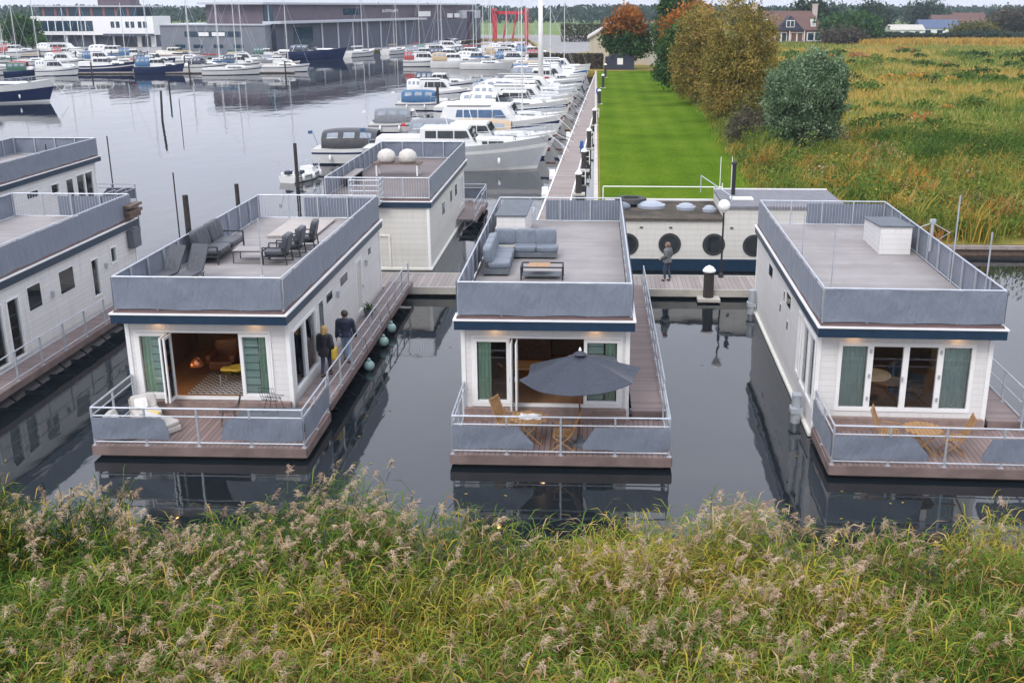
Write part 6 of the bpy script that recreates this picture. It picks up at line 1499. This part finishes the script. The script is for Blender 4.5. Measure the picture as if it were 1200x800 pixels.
# ------------------------------------------------------------------ trees and houses in the distance
def blobtree(name, label, x, y, w, h, mat, n=120, group='trees around the far houses', leaf=None, per=22, cat='tree'):
    lumps = [((0,0,h*.56),(w*.5,w*.5,h*.44),4)] + [((random.uniform(-.35,.35)*w, random.uniform(-.3,.3)*w, h*random.uniform(.3,.75)),(w*.32,w*.32,h*.26),1.3) for _ in range(4)]
    return tree(name, label, (x,y,G), h*.35, .02*h+.1, lumps, n, per, w*.075, leaf or .028*w+.12, mat, group, cat=cat)
blobtree('tree', 'round dark tree at the left end of the white office', -168, 318, 11, 9, GREEN, 260)
blobtree('bush', 'low green bush below the left end of the office', -160, 312, 6, 4, GREEN, 90, cat='bush')
blobtree('tree', 'dark grey green tree standing right of the country house', 84, 372, 17, 9.5, GREEN, 300)
blobtree('bush', 'grey brown bushes at the right wall of the country house', 80, 362, 12, 5, GREYBR, 160, cat='bush')
blobtree('tree', 'tall tree behind the left chimney of the country house', 56, 400, 13, 13, FARG, 220)
blobtree('tree', 'tall tree behind the right chimney of the country house', 80, 402, 16, 13.5, FARG, 240)
blobtree('tree', 'round brown tree by the far white houses on the right', 158, 430, 15, 10.5, GREYBR, 300)
blobtree('bush', 'olive bushes left of the round brown tree', 142, 420, 16, 5, OLIVE, 240, cat='bush')
blobtree('bush', 'olive bushes right of the round brown tree', 172, 424, 18, 5, GREEN, 240, cat='bush')
blobtree('tree', 'green tree at the right edge beside the white tank', 187, 410, 9, 7, GREEN, 150)
blobtree('tree', 'dark tree left of the far red roofed houses', 116, 470, 16, 13, FARG, 220)
blobtree('tree', 'tall far tree behind the red roofed houses', 180, 620, 20, 15, FARG, 200)
def cottage(label, x, y, w, d, h, rh, wall, roof, name='cottage', rz=0):
    t = thing(name, label, 'house', (x,y,.8), rz, 'far houses on the right'); MB().box(0,w,0,d,0,h).build('wall', wall, t)
    MB().prism([(-.5,h+.003),(d+.5,h+.003),(d/2,h+rh)], 'x', -.4, w+.4).build('roof', roof, t)
    for i in range(3): MB().box(w*(.12+.3*i), w*(.12+.3*i)+w*.14, -.08, -.003, h*.35, h*.8).build('window', WGL, t)
    return t
cottage('far white cottage with blue grey roof right of the dark tree', 133, 460, 16, 10, 3.2, 3.4, 'white', plain('blue_slate_roof', (.05,.08,.15), .5))
cottage('far house with red tiled roof behind the white cottage', 150, 500, 13, 9, 4.2, 4, BRK, TILE)
cottage('low far white farm building left of the white cottage', 118, 448, 13, 9, 2.8, 2.0, 'white', 'concrete')
cottage('second far red roofed house, half behind the brown tree', 166, 520, 14, 10, 4.5, 4.5, BRK, TILE)
t = thing('greenhouse', 'pale rounded greenhouse near the right edge of the field', 'greenhouse', (172,426,.8)); MB().prism([(7*math.cos(math.pi*i/12)*.5+3.5, 4.2*math.sin(math.pi*i/12)) for i in range(13)], 'x', 0, 8).build('cover', PALEG, t)
# orange reed fringe and hedgerow across the field end, woods on the horizon
n = 9000; xx = 84+rng.random(n)*130; yy = 350+rng.random(n)*26+ (xx-84)*.12
V, F, T = blades(np.stack([xx,yy,np.full(n,G)],1), 1.2+1.0*rng.random(n), .42, .25, np.clip(.70+.1*rng.normal(size=n),0,1))
o = rawmesh('reed_fringe', V, F, FIELDV, T); tag(o, 'pale orange reed fringe along the far edge of the field', 'reeds', kind='stuff')
n = 26000; xx = 88+rng.random(n)*130; yy = 392+rng.random(n)*10; V, F = leafquads(np.stack([xx,yy,G+rng.random(n)*(2.2+1.6*wave(xx,yy,7))],1), .5)
o = rawmesh('far_hedgerow', V, F, FARG, np.repeat(rng.random(n),4)); tag(o, 'dark hedgerow along the far edge of the field', 'hedgerow', kind='stuff')
n = 60000; a = -.62+1.2*rng.random(n); rr_ = 800+700*rng.random(n)**1.2
xx = np.tan(a)*rr_; keep = (wave(xx, rr_, 60) + .7*wave(xx, rr_*2, 23)) > .62; xx, rr_ = xx[keep], rr_[keep]; n = len(xx)
hh = 6.5+7*wave(xx, rr_, 31); V, F = leafquads(np.stack([xx, rr_, G+hh*rng.random(n)**.7],1), 2.1)
o = rawmesh('far_woods', V, F, FARG, np.repeat(np.clip(rng.random(n)*.8,0,1),4)); tag(o, 'blue green woods along the horizon', 'woods', kind='stuff')
# ------------------------------------------------------------------ things on the covered-table roof
kz = ZT-.22+.35+.08
t = thing('garden_table', 'low wooden table under the two white covers on the back roof', 'table', (-10.6, 57.6, kz))
MB().box(-1.3,1.3,-.5,.5,.62,.68).build('top', 'teak_dark', t)
for x in (-1.1,1.1):
    for y in (-.4,.4): MB().box(x-.04,x+.04,y-.04,y+.04,0,.617).build('leg', 'white', t)
for x, l in ((-11.2,'white egg shaped cover, left one on the back roof table'),(-10.05,'white egg shaped cover, right one on the back roof table')):
    o = MB().lathe((0,0,0), [(.38,0),(.48,.14),(.50,.34),(.42,.54),(.24,.68),(.03,.73)], 22).build('egg_cover', 'lounge', smooth=True, loc=(x,57.6,kz+.683)); tag(o, l, 'cover', 'white covers on the back roof')
t = thing('garden_bench', 'long grey bench along the left rail of the back roof', 'bench', (-12.5, 53.5, kz)); MB().box(-.25,.25,0,3.2,.4,.46).build('seat', 'roofdeck', t)
for y in (.3,2.9): MB().box(-.2,.2,y-.04,y+.04,0,.397).build('leg', 'steel_dark', t)

# ------------------------------------------------------------------ the air
m = bpy.data.materials.new('thin_haze'); m.use_nodes = True; nt = m.node_tree
nt.nodes.remove(nt.nodes['Principled BSDF']); pv = N(nt, 'ShaderNodeVolumePrincipled')
pv.inputs['Color'].default_value = (.70, .83, 1, 1); pv.inputs['Density'].default_value = .00014; pv.inputs['Anisotropy'].default_value = .2
nt.links.new(pv.outputs[0], nt.nodes['Material Output'].inputs['Volume'])
M['haze'] = m
o = MB().box(-1900, 1900, -80, 1800, -3, 24).build('haze', 'haze'); tag(o, 'thin blue haze over the harbour and fields', 'haze', kind='stuff')
